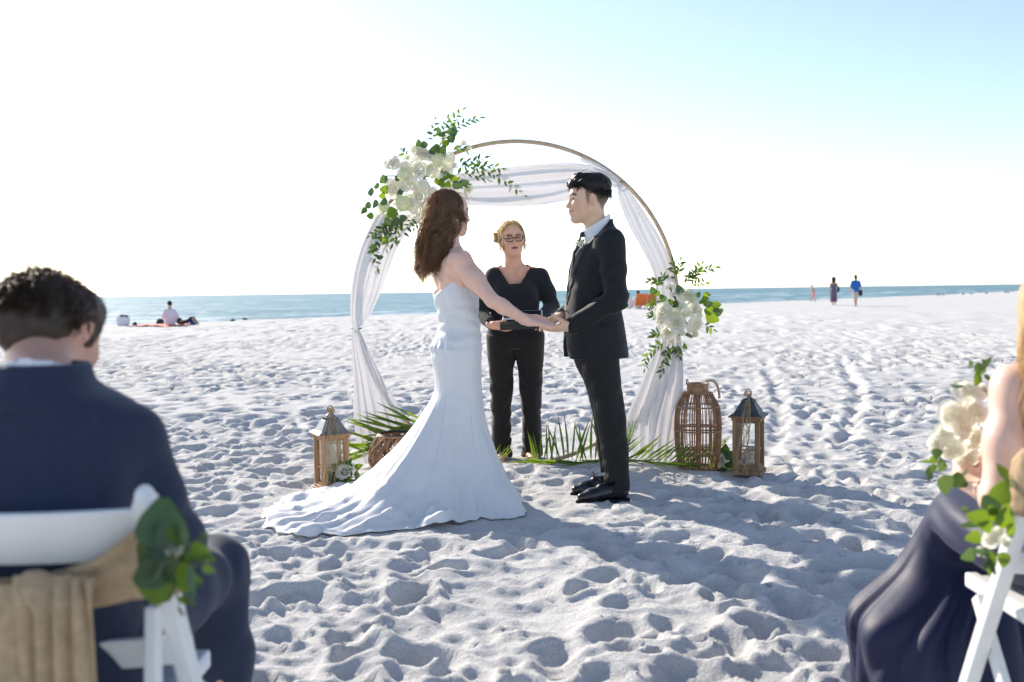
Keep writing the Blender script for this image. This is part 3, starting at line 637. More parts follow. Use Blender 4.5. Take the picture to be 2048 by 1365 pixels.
# ------------------------------------------------------------------ groom
def groom():
    g = Person((0.468, 5.46, gz(0.45, 5.45)), R(98), 'person in black suit and black shoes holding hands with the one in white gown')
    hc = np.array([0.0, 0.045, 1.637]); hr = rz3(R(-3)) @ rx3(R(-3)); hs = 1.06
    shL, elL, wrL = np.array([-0.185, -0.035, 1.405]), np.array([-0.240, -0.050, 1.095]), g.L(HN)+np.array([-0.0, -0.130, -0.006])
    shR, elR, wrR = np.array([0.185, -0.03, 1.405]), np.array([0.235, 0.005, 1.11]), g.L(HF)+np.array([0.0, -0.115, 0.012])
    # --- body: one continuous skin
    S = SDF(); add_head(S, hc, hr, hs, smile=0.9)
    S.loft([(0.92, 0, -0.005, .13, .09), (1.1, 0, 0.0, .12, .085), (1.3, 0, -0.005, .14, .09), (1.41, 0, -0.02, .11, .06), (1.46, 0, -0.01, .055, .05)], 0.04)
    for s_, sh, el, wr in ((-1, shL, elL, wrL), (1, shR, elR, wrR)):
        S.cone(sh*np.array([0.85, 1, 1]), el, 0.045, 0.036, 0.04); S.cone(el, wr, 0.036, 0.026, 0.02)
        S.chain([(s_*0.08, 0, 0.90), (s_*0.097, -0.052-0.01*(s_ > 0), 0.5), (s_*0.10, -0.088-0.012*(s_ > 0), 0.10)], [0.07, 0.05, 0.036], 0.03)
    # near hand cups the other hand from below, far hand lies on top
    dN = g.L(HN)-wrL; hand(S, wrL, frame(dN+np.array([0, 0, -0.018]), (-0.35, 0.1, -0.9)), 1, (0.22, 0.25, 0.28, 0.3), 1.02, 0.0, (0.5, 0.55), wr=0.028)
    dF = g.L(HF)-wrR; hand(S, wrR, frame(dF+np.array([0, 0, -0.03]), (0.3, 0.2, 0.9)), -1, 0.35, 1.0, 0.02, (0.5, 0.4), wr=0.028)
    V, F = S.auto(0.011, 0.0042, [(-0.30, -0.06), (-0.1, 0.1)], [(-0.09, 0.36)], [(0.9, 1.06), (1.49, 1.76)]); V = relax(V, F, 1, 0.4)
    C, Q = face_colors(V, hc, hr, hs, SKIN_A, (0.42, 0.20, 0.17), brow=(0.012, 0.010, 0.009), smile=0.9)
    side = sstep(0.026, 0.010, Q[:, 1]-0.12*(Q[:, 2]))*sstep(-0.085, -0.055, Q[:, 2]-0.35*Q[:, 1])*(1-0*Q[:, 0])
    ear = np.exp(-(((Q[:, 1]+0.012)/0.024)**4+((Q[:, 2]+0.006)/0.037)**4))
    side = side*(1-ear)*sstep(-0.02, 0.01, Q[:, 2]-0.02+np.abs(Q[:, 1]+0.02)*1.6)
    side *= (Q[:, 2] > -0.11)
    side *= 0.66+0.32*sstep(-0.05, 0.02, Q[:, 2])
    C = C*(1-side[:, None])+np.array((0.035, 0.030, 0.024))*side[:, None]
    mesh_np('body', V, F, M_skin, g.o, cols=C)
    # --- hair
    T = lambda p: hc+hr @ (np.array(p, float)*hs)
    S = SDF(); S.ell(T((0, -0.022, 0.066)), np.array((0.081, 0.102, 0.068))*hs, rot=hr)
    S.ell(T((0, 0.036, 0.096)), np.array((0.064, 0.052, 0.044))*hs, 0.02, rot=hr); S.ell(T((0, 0.082, 0.078)), np.array((0.050, 0.020, 0.030))*hs, 0.015, rot=hr)
    S.ell(T((0, -0.070, 0.040)), np.array((0.062, 0.044, 0.060))*hs, 0.02, rot=hr)
    def cut(x, y, z):
        p = np.stack(np.broadcast_arrays(x-hc[0], y-hc[1], z-hc[2]), -1) @ hr/hs
        return (0.036+0.35*np.clip(p[..., 1]-0.02, 0, 1)-0.20*np.clip(-p[..., 1]-0.05, 0, 1)+0.004*np.sin(p[..., 1]*190)-p[..., 2])*hs
    S.func(cut, T((-.2, -.2, -.2)), T((.2, .2, .3)), 0.032, '&')
    def strand(x, y, z):
        u = (x-hc[0])*95; v = (y-hc[1])*14; ww = (z-hc[2])*60
        return -0.0065*fbm(u*0.6+2*fbm(v, ww*0.2, seed=3), v, ww*0.35, 3, 11)
    S.noise(strand); V, F = S.auto(0.0038); hair = mesh_np('hair', relax(V, F, 1, 0.3), F, M_blackhair, g.o)
    n_ = 1700; r = np.random.default_rng(4); P = []
    for i in range(n_):
        a = r.uniform(-1, 1); fr = r.uniform(0, 1)
        p0 = np.array([0.068*a*(1-0.15*fr), 0.075-0.15*fr, 0.105-0.045*a*a-0.05*max(0, fr-0.5)+0.01*r.normal()])
        d = np.array([a*0.35+r.normal()*0.3, -0.7+r.normal()*0.4, 0.75*(1-fr)**0.7+r.normal()*0.3])
        if r.uniform() < 0.25 and fr < 0.35: d = np.array([a*0.3, 0.7, 0.15+r.normal()*0.3])
        L_ = r.uniform(0.025, 0.05); t = np.linspace(0, 1, 6)[:, None]
        P.append([T(q) for q in p0+d*L_*t+np.array([0, -0.004, -0.026])*t*t])
    for i in range(800):                                              # short hair blending into the faded sides
        a = r.uniform(-2.75, 2.75); cz = 0.040+0.012*r.normal(); yy = -0.02-0.097*math.cos(a); xx = 0.0755*math.sin(a)
        if yy > 0.055: continue
        p0 = np.array([xx, yy, cz]); t = np.linspace(0, 1, 6)[:, None]; d = np.array([xx*0.4, -0.25*abs(r.normal()), -0.9])
        P.append([T(q) for q in p0*np.array([1.03, 1.03, 1])+d*r.uniform(0.010, 0.026)*t+np.array([-xx, -yy*0.3, 0])*0.06*t*t])
    strands('hair_strand', np.array(P), np.full(len(P), 0.0014), M_blackhair, hair)
    # --- shirt (collar and front), tie
    S = SDF(); S.loft([(1.02, 0, 0.01, .155, .125), (1.2, 0, 0.015, .165, .122), (1.34, 0, 0.0, .165, .112), (1.43, 0, -0.02, .115, .085), (1.47, 0, -0.006, .080, .080), (1.51, 0, 0.0, .076, .078), (1.56, 0, -0.004, .074, .076)], 0.02)
    def slope(x, y, z): return (z-(1.562-0.62*np.clip(y+0.07, 0, 1)))*0.85
    S.func(slope, (-.3, -.3, 1.4), (.3, .3, 1.7), 0.008, '&')
    S.cone((0, 0.0, 1.60), (0, 0.0, 1.50), 0.068, 0.067, 0.004, '-')
    V, F = S.auto(0.007, 0.005, [(-.08, .08)], [(-.1, .1)], [(1.42, 1.6)]); g.part('shirt', (V, F), M_shirt)
    S = SDF(); S.box((0, 0.076, 1.448), (0.015, 0.011, 0.015), 0.01, rot=rx3(R(-20)))
    S.chain([(0, 0.088, 1.44), (0, 0.126, 1.34), (0, 0.144, 1.2), (0, 0.144, 1.03)], [0.010, 0.016, 0.022, 0.026], 0.01, sq=(1.4, 0.45, 1)); V, F = S.auto(0.006); g.part('tie', (V, F), M_tie)
    # --- jacket
    S = SDF()
    S.loft([(0.775, 0, 0.008, .196, .176), (0.85, 0, 0.012, .193, .172), (0.95, 0, 0.016, .184, .160), (1.06, 0, 0.018, .174, .148), (1.18, 0, 0.008, .182, .144), (1.30, 0, -0.008, .194, .138), (1.385, 0, -0.024, .200, .124), (1.435, 0, -0.03, .170, .100), (1.47, 0, -0.022, .115, .092), (1.50, 0, -0.010, .088, .086), (1.545, 0, -0.010, .082, .082)], 0.02, p=2.25)
    for s_, sh, el, wr in ((-1, shL, elL, wrL), (1, shR, elR, wrR)):
        S.cone(sh+np.array([0, 0, -0.005]), sh*0.5+el*0.5, 0.074, 0.066, 0.025, sq=(0.95, 1.05, 1)); S.cone(sh*0.5+el*0.5, el, 0.066, 0.060, 0.02)
        d = (wr-el)/np.linalg.norm(wr-el); S.cone(el, wr-d*0.01, 0.060, 0.044, 0.022)
    def neck(x, y, z): return (z-(1.532-0.95*np.clip(y+0.075, 0, 1)))*0.75
    S.func(neck, (-.3, -.2, 1.3), (.3, .3, 1.7), 0.006, '&')
    S.cone((0, 0.0, 1.62), (0, 0.0, 1.48), 0.076, 0.078, 0.005, '-')
    # V opening of the front
    def vee(x, y, z): return np.maximum(np.abs(x)-np.clip((z-1.06)*0.20, 0, 0.07)+0.0*y, 0.06-y)
    S.func(vee, (-.1, 0.05, 1.06), (.1, .25, 1.52), 0.006, '-')
    def quarters(x, y, z): return np.maximum(np.abs(x)-np.clip((0.93-z)*0.55-0.01, 0.0, 0.10)*1.0, 0.05-y)
    S.func(quarters, (-.12, 0.04, 0.70), (.12, .3, 0.95), 0.008, '-')
    def vent(x, y, z): return np.maximum(np.abs(np.abs(x)-0.085)-0.0045, np.maximum(y+0.10, z-0.98))
    S.func(vent, (-.1, -.3, .70), (.1, -.09, .99), 0.004, '-')
    for wr, el in ((wrL, elL), (wrR, elR)):                          # open cuffs
        d = (wr-el)/np.linalg.norm(wr-el); S.cone(wr-d*0.02, wr+d*0.08, 0.037, 0.037, 0.004, '-')
    S.noise(folds(0.013, 62, (0.1, 0.5, 0.85), elL, 0.14, 2)); S.noise(folds(0.010, 55, (0, -0.6, 0.8), (0, 0.05, 1.05), 0.22, 5)); S.noise(folds(0.007, 45, (0.3, 0.8, 0.2), (-0.15, 0.05, 1.3), 0.16, 8)); S.noise(folds(0.003, 50, (0.2, .3, .9), elR, .15, 4))
    def lapel(x, y, z):
        e = np.clip((z-1.06)*0.20, 0, 0.07); wdt = 0.012+np.clip((z-1.06)*0.20, 0, 0.075)
        inl = sstep(0.004, -0.004, np.abs(x)-(e+wdt))*(y > 0.03)*(z > 1.07)*(z < 1.45)
        pk = sstep(0.004, -0.004, np.abs(np.abs(x)-0.135)-0.055)*sstep(0.004, -0.004, np.abs(z-0.93-0.02*0)-0.022)*(y > -0.02)*(np.abs(x) < 0.2)*(y < 0.2)
        return -0.0055*inl-0.004*pk*(x < 0)
    S.noise(lapel)
    V, F = S.auto(0.0075, 0.0058, [(-.33, .1)], [(-.2, .25)], [(0.7, 1.6)]); jk = g.part('jacket', (V, F), M_suit)
    # boutonniere, buttons, pocket edge
    bq = lambda p: np.array(p)
    b = MB(); bc = np.array([-0.085, 0.104, 1.392])
    for i in range(9):
        a = i*2.4; rr = 0.004+0.0016*i; b.ell(bc+np.array([-0.004, math.cos(a)*rr, math.sin(a)*rr]), (0.006, 0.009, 0.009), 8, 5)
    bt = b.build('boutonniere', M_petal, jk, True)
    b = MB()
    for a in (0.2, 0.9, 1.6, 2.3, -0.5, 3.6): leaf_into(b, bc+np.array([0.006, 0, 0]), np.array([-0.1, math.cos(a), math.sin(a)]), 0.036, 0.012, np.array([-1., 0, 0]))
    b.build('leaf', M_leafdark, bt, True)
    b = MB(); b.ell((-0.02, 0.176, 1.035), (0.009, 0.004, 0.009)); b.build('button', M_dark, jk, True)
    b = MB(); d = (wrL-elL)/np.linalg.norm(wrL-elL); sd_ = np.cross(d, (0, 0, 1)); sd_ /= np.linalg.norm(sd_)
    for i in range(4): b.ell(wrL-d*(0.028+i*0.017)-np.array([0, 0, 0.030])+np.array([-0.033, 0, 0]), (0.005, 0.006, 0.005), 8, 5)
    b.build('cuff_button', M_dark, jk, True)
    for nm, wr, el in (('cuff', wrL, elL), ('cuff', wrR, elR)):
        d = (wr-el)/np.linalg.norm(wr-el); b = MB(); b.tube([wr-d*0.05, wr+d*0.002, wr+d*0.006], [0.036, 0.036, 0.033], 20, False); b.build(nm, M_shirt, jk, True)
    # --- trousers
    S = SDF()
    for s_ in (-1, 1):
        oy = 0.0 if s_ < 0 else -0.022
        S.loft([(0.045, s_*0.10, -0.085+oy, .062, .070), (0.12, s_*0.10, -0.082+oy, .060, .066), (0.27, s_*0.10, -0.072+oy, .066, .073), (0.46, s_*0.097, -0.050+oy, .074, .078), (0.62, s_*0.095, -0.020+oy, .084, .090), (0.78, s_*0.092, 0.008, .096, .108), (0.92, s_*0.085, 0.006, .10, .118)], 0.02)
    S.loft([(0.84, 0, 0.004, .14, .10), (0.92, 0, 0.006, .178, .122), (1.0, 0, 0.006, .165, .12), (1.06, 0, 0.006, .155, .115)], 0.03)
    for s_ in (-1, 1): S.cone((s_*0.10, -0.075, -0.02), (s_*0.10, -0.075, 0.075), 0.055, 0.055, 0.004, '-')
    def crease(x, y, z): return -0.006*np.exp(-((np.abs(x)-0.098)/0.009)**2)*(y > -0.06+0.0*z)*sstep(0.05, 0.15, z)
    S.noise(crease); S.noise(folds(0.013, 75, (0, 0.45, 0.9), (-0.1, -0.06, 0.10), 0.13, 3)); S.noise(folds(0.010, 48, (0.1, 0.8, 0.6), (-0.1, -0.02, 0.47), 0.18, 7)); S.noise(folds(0.010, 45, (0.3, 0.5, 0.8), (-0.1, 0.05, 0.72), 0.16, 9))
    V, F = S.auto(0.009, 0.007, [(-.2, 0)]); g.part('trousers', (V, F), M_trou)
    # --- shoes
    for s_ in (-1, 1):
        oy = 0.0 if s_ < 0 else -0.012; x0 = s_*0.105; Y = lambda y: y+oy
        S = SDF(); S.chain([(x0, Y(-0.105), 0.045), (x0, Y(-0.02), 0.052), (x0, Y(0.06), 0.036), (x0, Y(0.118), 0.026)], [0.036, 0.037, 0.034, 0.024], 0.03, sq=(1.08, 1, 0.95))
        S.cone((x0, Y(-0.10), 0.05), (x0, Y(-0.09), 0.095), 0.036, 0.038, 0.02); S.cone((x0, Y(-0.06), 0.06), (x0, Y(0.005), 0.072), 0.036, 0.026, 0.02)
        S.func(lambda x, y, z: 0.012-z+0*x, (-.3, -.3, -.1), (.3, .3, .2), 0.004, '&')
        S.noise(folds(0.002, 160, (0, 0.9, 0.3), (x0, Y(0.05), 0.06), 0.04, 3))
        V, F = S.auto(0.005); sh = g.part('shoe', (V, F), M_leather)
        S = SDF(); S.func(lambda x, y, z, x0=x0, Y=Y: np.maximum(np.sqrt(((x-x0)/0.043)**2+((y-Y(0.0))/0.152)**2)**1.0*1.0-1.0+0*z, -1)*0.04, (x0-.05, Y(-.16), -0.03), (x0+.05, Y(.16), 0.02), 0.004)
        S.func(lambda x, y, z: np.abs(z+0.004)-0.017+0*x, (-.3, -.3, -.1), (.3, .3, .2), 0.004, '&'); V, F = S.auto(0.006); g.part('sole', (V, F), M_sole, sh)
        b = MB()
        for q in range(4):
            y_ = Y(0.012+0.016*q); z_ = 0.097-0.011*q
            b.tube([(x0-0.02, y_, z_-0.006), (x0, y_+0.004, z_+0.002), (x0+0.02, y_, z_-0.006)], 0.0022, 5)
        for sx in (-1, 1): b.tube([(x0, Y(0.01), 0.10), (x0+sx*0.02, Y(0.02), 0.122), (x0+sx*0.035, Y(0.012), 0.11), (x0+sx*0.045, Y(-0.005), 0.125)], 0.0018, 5); b.tube([(x0, Y(0.01), 0.10), (x0+sx*0.03, Y(0.03), 0.098), (x0+sx*0.048, Y(0.02), 0.088)], 0.0018, 5)
        b.build('lace', M_sole, sh, True)
    return g

# ------------------------------------------------------------------ bride
BR = np.array([-0.298, 5.33]); BT = R(-69)
def bride():
    g = Person((BR[0], BR[1], gz(*BR)), BT, 'person in strapless white satin gown with long train holding hands with suited partner')
    L = g.L
    hcw = np.array(PX(902, 427, 5.36)); hc = L(hcw); hr = rz3(R(9)) @ rx3(R(-4)); hs = 0.985
    shR = L(PX(914, 523, 5.18)); elR = L(PX(985, 602, 5.09)); wrR = L(PX(1056, 643, 5.20))
    shL = L(PX(925, 520, 5.50)); elL = L(PX(985, 600, 5.56)); wrL = L(PX(1046, 636, 5.53))
    S = SDF(); T = add_head(S, hc, hr, hs, fem=True, smile=0.6)
    S.loft([(0.90, 0, 0.0, .08, .06), (1.0, 0, 0.0, .09, .065), (1.1, 0, 0.0, .115, .080), (1.2, 0, -0.006, .140, .092), (1.28, 0, -0.012, .145, .082), (1.335, 0, -0.014, .125, .058), (1.37, 0, -0.014, .075, .048)], 0.03)
    S.cone((0, -0.01, 1.34), T((0, -0.025, -0.06)), 0.050, 0.044, 0.04)
    for sh in (shR, shL): S.ell(sh+np.array([0, 0, 0.004]), (0.047, 0.047, 0.047), 0.05)
    for sx in (-1, 1): S.ell((sx*0.07, -0.075, 1.25), (0.050, 0.022, 0.07), 0.03); S.ell((sx*0.07, 0.075, 1.17), (0.055, 0.05, 0.055), 0.03)
    S.cone((0, -0.107, 1.02), (0, -0.112, 1.30), 0.006, 0.006, 0.03, '-')
    for sx in (-1, 1): S.chain([(sx*0.05, 0, 0.92), (sx*0.05, 0, 0.5), (sx*0.06, 0, 0.08)], [0.055, 0.045, 0.035], 0.03)
    for sh, el, wr in ((shR, elR, wrR), (shL, elL, wrL)):
        m1 = sh*0.55+el*0.45; m2 = el*0.7+wr*0.3
        S.chain([sh, m1, el], [0.044, 0.0445, 0.0345], 0.03); S.chain([el, m2, wr], [0.0345, 0.0365, 0.0225], 0.02)
    hand(S, wrR, frame(L(PX(1112, 650, 5.225))-wrR, (0.45, 0.0, 0.9)), -1, (0.22, 0.2, 0.18, 0.16), 0.93, 0.0, (0.35, 0.25), wr=0.0235)
    hand(S, wrL, frame(L(HF)-wrL+np.array([0, 0, 0.0]), (-0.3, 0, 0.9)), 1, 0.22, 0.93, 0.01, (0.45, 0.35), wr=0.0235)
    rb = lambda a, b_: (min(a, b_), max(a, b_))
    lo = np.minimum(wrR, wrL)-0.03; hi = np.maximum(wrR, wrL)+0.17
    V, F = S.auto(0.010, 0.0045, [(hc[0]-.1, hc[0]+.1), (wrR[0]-.08, wrR[0]+.09)], [(hc[1]-.12, hc[1]+.12), (min(wrR[1], wrL[1])-.03, max(wrR[1], wrL[1])+.17)], [(0.88, 1.06), (hc[2]-0.14, hc[2]+0.13)]); V = relax(V, F, 2, 0.4)
    C, Q = face_colors(V, hc, hr, hs, SKIN_B, (0.50, 0.17, 0.17), brow=(0.06, 0.035, 0.02), smile=0.6, blush=0.4)
    mesh_np('body', V, F, M_skin, g.o, cols=C)
    # gown ---------------------------------------------------------
    cw = np.array([-0.29, 5.32]); lat = np.array([math.cos(BT), math.sin(BT)]); fwd = np.array([-math.sin(BT), math.cos(BT)])
    NU, NB, NF = 300, 60, 90
    ph = np.linspace(0, 2*np.pi, NU, endpoint=False)
    rows_px = [(1.215, 868, 945), (1.135, 868, 950), (1.09, 871, 953), (1.05, 875, 955), (0.97, 880, 959), (0.915, 873, 961), (0.86, 864, 962), (0.80, 861, 961), (0.74, 866, 960), (0.67, 869, 960), (0.60, 868, 962)]
    zs = np.array([r[0] for r in rows_px])[::-1]; cx = np.array([(r[1]+r[2])/2 for r in rows_px])[::-1]; hf = np.array([(r[2]-r[1])/2 for r in rows_px])[::-1]
    sc_ = 5.32/FPX
    def ring(z):
        c = np.array([(np.interp(z, zs, cx)-1024)*sc_, 5.33]); h = np.interp(z, zs, hf)*sc_; ry = h/1.04; rx = ry*1.32
        d = np.stack([np.cos(ph), np.sin(ph)], 1); a, b_ = d @ lat, d @ fwd
        r = 1/np.sqrt((a/rx)**2+(b_/ry)**2)
        return c+d*r[:, None], d
    d0 = np.stack([np.cos(ph), np.sin(ph)], 1); fw = d0 @ fwd; lt = d0 @ lat
    ztop = 1.185+0.035*sstep(-0.2, 0.7, lt)*(1-0.6*np.abs(fw))-0.052*sstep(0.1, 1, -fw)+0.01*sstep(0.3, 1, fw)
    seams = [BT+q for q in (0.05, 0.75, 1.57, 2.4, 3.14, 3.9, 4.71, 5.5)]
    G = np.zeros((NB+NF, NU, 3)); zk = 0.60
    for i in range(NB):
        t = i/(NB-1); z = ztop*(1-t)+zk*t
        zz = float(np.mean(z)); pts = np.zeros((NU, 2))
        # sections at each column's own height
        cxx = (np.interp(z, zs, cx)-1024)*sc_; hh = np.interp(z, zs, hf)*sc_; ry = hh/1.04; rx = ry*1.32
        r = 1/np.sqrt((lt/rx)**2+(fw/ry)**2)
        # ruching round the waist: pleats sweeping up to the front
        ru = sstep(0.80, 0.86, z)*(1-sstep(1.06, 1.17, z)); q = z*95+2.6*np.sin(ph*1.0+0.6)*1.3+3.0*vnoise(ph*1.3, z*9, seed=4)
        r = r+ru*0.0068*np.sin(q)*(0.5+0.5*vnoise(ph*2.2, z*14, seed=6))
        bt = np.exp(-((z-0.855)/0.028)**2)*sstep(0.35, 0.9, -fw+0.25*lt); r = r+0.010*bt*(0.6+0.6*np.sin(ph*17+z*60))
        bust = np.exp(-((z-1.15)/0.06)**2)*sstep(0.3, 1, fw)*0.03; r = r+bust
        for p_ in seams: r = r-0.0022*np.exp(-((((ph-p_+np.pi) % (2*np.pi))-np.pi)/0.022)**2)
        G[i, :, 0] = cxx+np.cos(ph)*r; G[i, :, 1] = 5.33+np.sin(ph)*r; G[i, :, 2] = z
    hem = np.array([(0.060, 5.03), (-0.02, 4.975), (-0.16, 4.95), (-0.29, 4.86), (-0.355, 4.70), (-0.47, 4.75), (-0.60, 4.71), (-0.76, 4.66), (-0.99, 4.66), (-1.15, 4.76), (-1.30, 5.02), (-1.30, 5.33), (-1.21, 5.60), (-0.92, 5.80), (-0.52, 5.78), (-0.18, 5.66), (-0.03, 5.48), (0.035, 5.24)])
    ha = np.arctan2(hem[:, 1]-cw[1], hem[:, 0]-cw[0]) % (2*np.pi); hrr = np.hypot(hem[:, 1]-cw[1], hem[:, 0]-cw[0]); od = np.argsort(ha); ha, hrr = ha[od], hrr[od]
    hr_ = np.interp(ph, np.r_[ha[-3:]-2*np.pi, ha, ha[:3]+2*np.pi], np.r_[hrr[-3:], hrr, hrr[:3]])
    kz = np.hanning(9); kz /= kz.sum(); hr_ = np.convolve(np.r_[hr_[-4:], hr_, hr_[:4]], kz, 'valid')
    hr_ = hr_*(1+0.010*np.sin(ph*23+1)+0.012*np.sin(ph*41))
    Hx = cw[0]+np.cos(ph)*hr_; Hy = cw[1]+np.sin(ph)*hr_
    kx, ky = G[NB-1, :, 0].copy(), G[NB-1, :, 1].copy()
    back = sstep(-0.1, 0.9, -fw); pexp = 1.42+0.75*back
    nrm = d0
    for i in range(NF):
        s = (i+1)/NF; x = kx+(Hx-kx)*s; y = ky+(Hy-ky)*s
        st = s*(1-0.22*(1-s)*(1-back))
        z = zk*((1-back)*(1-s**0.571)+back*(1-s)**2.4)
        tl = hr_                                                   # length from the body
        # hanging folds
        fold = 0.0
        for nfr, am, p0, dn in ((5, 0.034, 0.4, 1), (8, 0.022, 1.9, 1), (13, 0.012, 0.2, 1)):
            fold = fold+am*np.sin(nfr*ph+p0+1.2*vnoise(ph*2, s*2.5, seed=nfr))*(0.55+0.45*vnoise(ph*3, s*2, seed=nfr+3))
        amp = (s**1.2)*(1-0.55*sstep(0.75, 1, s))
        for p_ in seams: fold = fold-0.004*np.exp(-((((ph-p_+np.pi) % (2*np.pi))-np.pi)/0.022)**2)*(1-s)/np.maximum(amp, 0.05)
        x = x+nrm[:, 0]*fold*amp*1.0; y = y+nrm[:, 1]*fold*amp*1.0
        flat = 1-sstep(0.02, 0.16, z)
        wr = np.abs(vnoise(ph*8.5+0.9*s, s*0.9, seed=51))*0.050+np.abs(vnoise(ph*17+1.2*s, s*1.3, seed=57))*0.022
        wr = (0.042-np.minimum(wr, 0.042))
        edge = 1-0.65*sstep(0.93, 1, s)
        zz = np.array([gz(a, b_) for a, b_ in zip(x, y)])
        near = np.exp(-(((ph-np.arctan2(4.70-cw[1], -0.36-cw[0]) % (2*np.pi)))/0.10)**2)*sstep(0.72, 0.95, s)*0.06*(1-0.5*sstep(0.95, 1, s))
        G[NB+i, :, 0] = x; G[NB+i, :, 1] = y; G[NB+i, :, 2] = np.maximum(z, 0)*(1-0*flat)+zz*sstep(0.0, 0.5, s)+0.005+flat*wr*edge*sstep(0.35, 0.8, s)*(0.35+0.65*back)+near
    for _ in range(9):
        q = G[NB-12:NB+16].copy(); G[NB-11:NB+15] = 0.25*q[:-2]+0.5*q[1:-1]+0.25*q[2:]
    Vw = G.reshape(-1, 3); a = np.arange((NB+NF)*NU).reshape(NB+NF, NU); F = np.stack([a[:-1], np.roll(a[:-1], -1, 1), np.roll(a[1:], -1, 1), a[1:]], -1).reshape(-1, 4)[:, ::-1]
    go = mesh_np('gown', L(Vw), F, M_gown, g.o); so_ = go.modifiers.new('thickness', 'SOLIDIFY'); so_.thickness = 0.004; so_.offset = 1
    # hair ----------------------------------------------------------
    S = SDF(); E = lambda p, r, k=0.02: S.ell(T(p), np.array(r)*hs, k, '+', hr)
    E((0, -0.030, 0.035), (0.083, 0.098, 0.090)); E((0, -0.040, -0.035), (0.084, 0.075, 0.10), 0.04); E((0.01, -0.050, -0.14), (0.078, 0.050, 0.10), 0.05); E((0.02, -0.072, -0.235), (0.062, 0.034, 0.085), 0.05); E((0.068, 0.004, -0.045), (0.018, 0.034, 0.085), 0.03)
    S.noise(lambda x, y, z: -0.005*fbm((x-hc[0])*70+2*np.sin(z*30), (y-hc[1])*70, z*9, 3, 5))
    V, F = S.auto(0.005); hair = mesh_np('hair', relax(V, F, 1, 0.3), F, M_brownhair, g.o)
    r = np.random.default_rng(12); n_ = 2600; m_ = 22; P = np.zeros((n_, m_, 3)); t = np.linspace(0, 1, m_)
    ncl = 46; clA = r.uniform(-1, 1, ncl); clW = r.uniform(0, 6.28, ncl); clL = r.uniform(0.68, 1.10, ncl); clF = r.uniform(0.8, 1.25, ncl)
    for i in range(n_):
        c = r.integers(ncl); a = clA[c]*2.05+0.30+r.normal()*0.10                 # azimuth round the head, 0 = back
        a0 = a+r.normal()*0.15
        el0 = r.uniform(0.35, 1.45) if r.uniform() < 0.75 else r.uniform(0.0, 0.6)
        ln = (0.385 if abs(a) < 1.6 else 0.33)*clL[c]*r.uniform(0.85, 1.05)
        sgm = 0.10*(1.5-el0)+0.02; pts = []; p = None
        arc = el0*0.09; tot = arc+ln
        lift = 1.0+0.05*r.uniform()
        for j, tt in enumerate(t):
            dl = tt*tot
            if dl < arc:
                e = el0*(1-dl/arc) if arc > 0 else 0
                q = np.array([math.sin(a)*math.cos(e)*0.086, -0.028-math.cos(a)*math.cos(e)*0.100, 0.030+math.sin(e)*0.095])*lift
            else:
                h = dl-arc; u = h/ln
                inw = 0.35*sstep(0.05, 0.45, u)
                q = np.array([math.sin(a)*0.087*(1-inw*0.55), -0.028-math.cos(a)*0.100-0.012*sstep(0.1, 0.9, u)*(0.5+0.5*math.cos(a))-0.028*u-0.05*sstep(0.15, 0.7, u)*(abs(a) > 1.5), 0.030-h])*1.0
                q[0] *= lift; wv = sstep(0.15, 0.5, u)
                q += wv*np.array([0.020*math.sin(clF[c]*12*u+clW[c]), 0.024*math.sin(clF[c]*11*u+clW[c]+1.3), 0])
            pts.append(q)
        pts = np.array(pts)+np.outer(t, r.normal(size=3)*np.array([0.006, 0.008, 0.004]))
        P[i] = hc+(pts*hs) @ hr.T
    # fly-away locks lifted by the wind towards the face and outwards
    nf = 420; Pf = np.zeros((nf, m_, 3))
    for i in range(nf):
        kind = i % 3 if i < 60 else 2
        if kind == 0: p0 = np.array([r.uniform(0.05, 0.085), r.uniform(-0.06, 0.02), r.uniform(-0.08, 0.06)]); d = np.array([0.35, 0.75, 0.15])
        elif kind == 1: p0 = np.array([r.uniform(-0.05, 0.06), r.uniform(-0.03, 0.06), 0.115]); d = np.array([r.normal()*0.5, r.normal()*0.6, 0.15])
        else: hz = r.uniform(-0.30, 0.10); p0 = np.array([r.uniform(-0.05, 0.06), -0.115-0.03*(hz < -0.05), hz]); d = np.array([r.normal()*0.3, -0.45+0.2*r.normal(), -0.55+0.35*r.normal()])
        ln = r.uniform(0.05, 0.11); q = p0+np.outer(t, d*ln)+np.outer(t*t, np.array([0, 0.02*(kind == 0), -0.06]))+0.006*np.sin(t*7+i)[:, None]*r.normal(size=3)
        Pf[i] = hc+(q*hs) @ hr.T
    # one thick lock swept across the cheek
    nl = 70; Pl = np.zeros((nl, m_, 3))
    for i in range(nl):
        off = r.normal(size=3)*np.array([0.004, 0.006, 0.009]); q = np.stack([0.084+0.022*np.sin(t*3.0), -0.075+0.125*t, -0.030+0.026*np.sin(t*2.6)-0.030*t*t], 1)+off*(0.4+t[:, None])
        Pl[i] = hc+(q*hs) @ hr.T
    PP = np.concatenate([P, Pf, Pl]); rad = np.r_[np.full(n_, 0.0016), np.full(nf, 0.0009), np.full(nl, 0.0010)]
    strands('hair_strand', PP, rad, M_brownhair, hair)
    # earring
    b = MB(); b.ell(T((0.088, -0.006, -0.044)), (0.004, 0.004, 0.008)); b.build('earring', M_gold, g.o, True)
    b = MB(); ringc = wrR+(L(HN)-wrR)*0.75
    return g
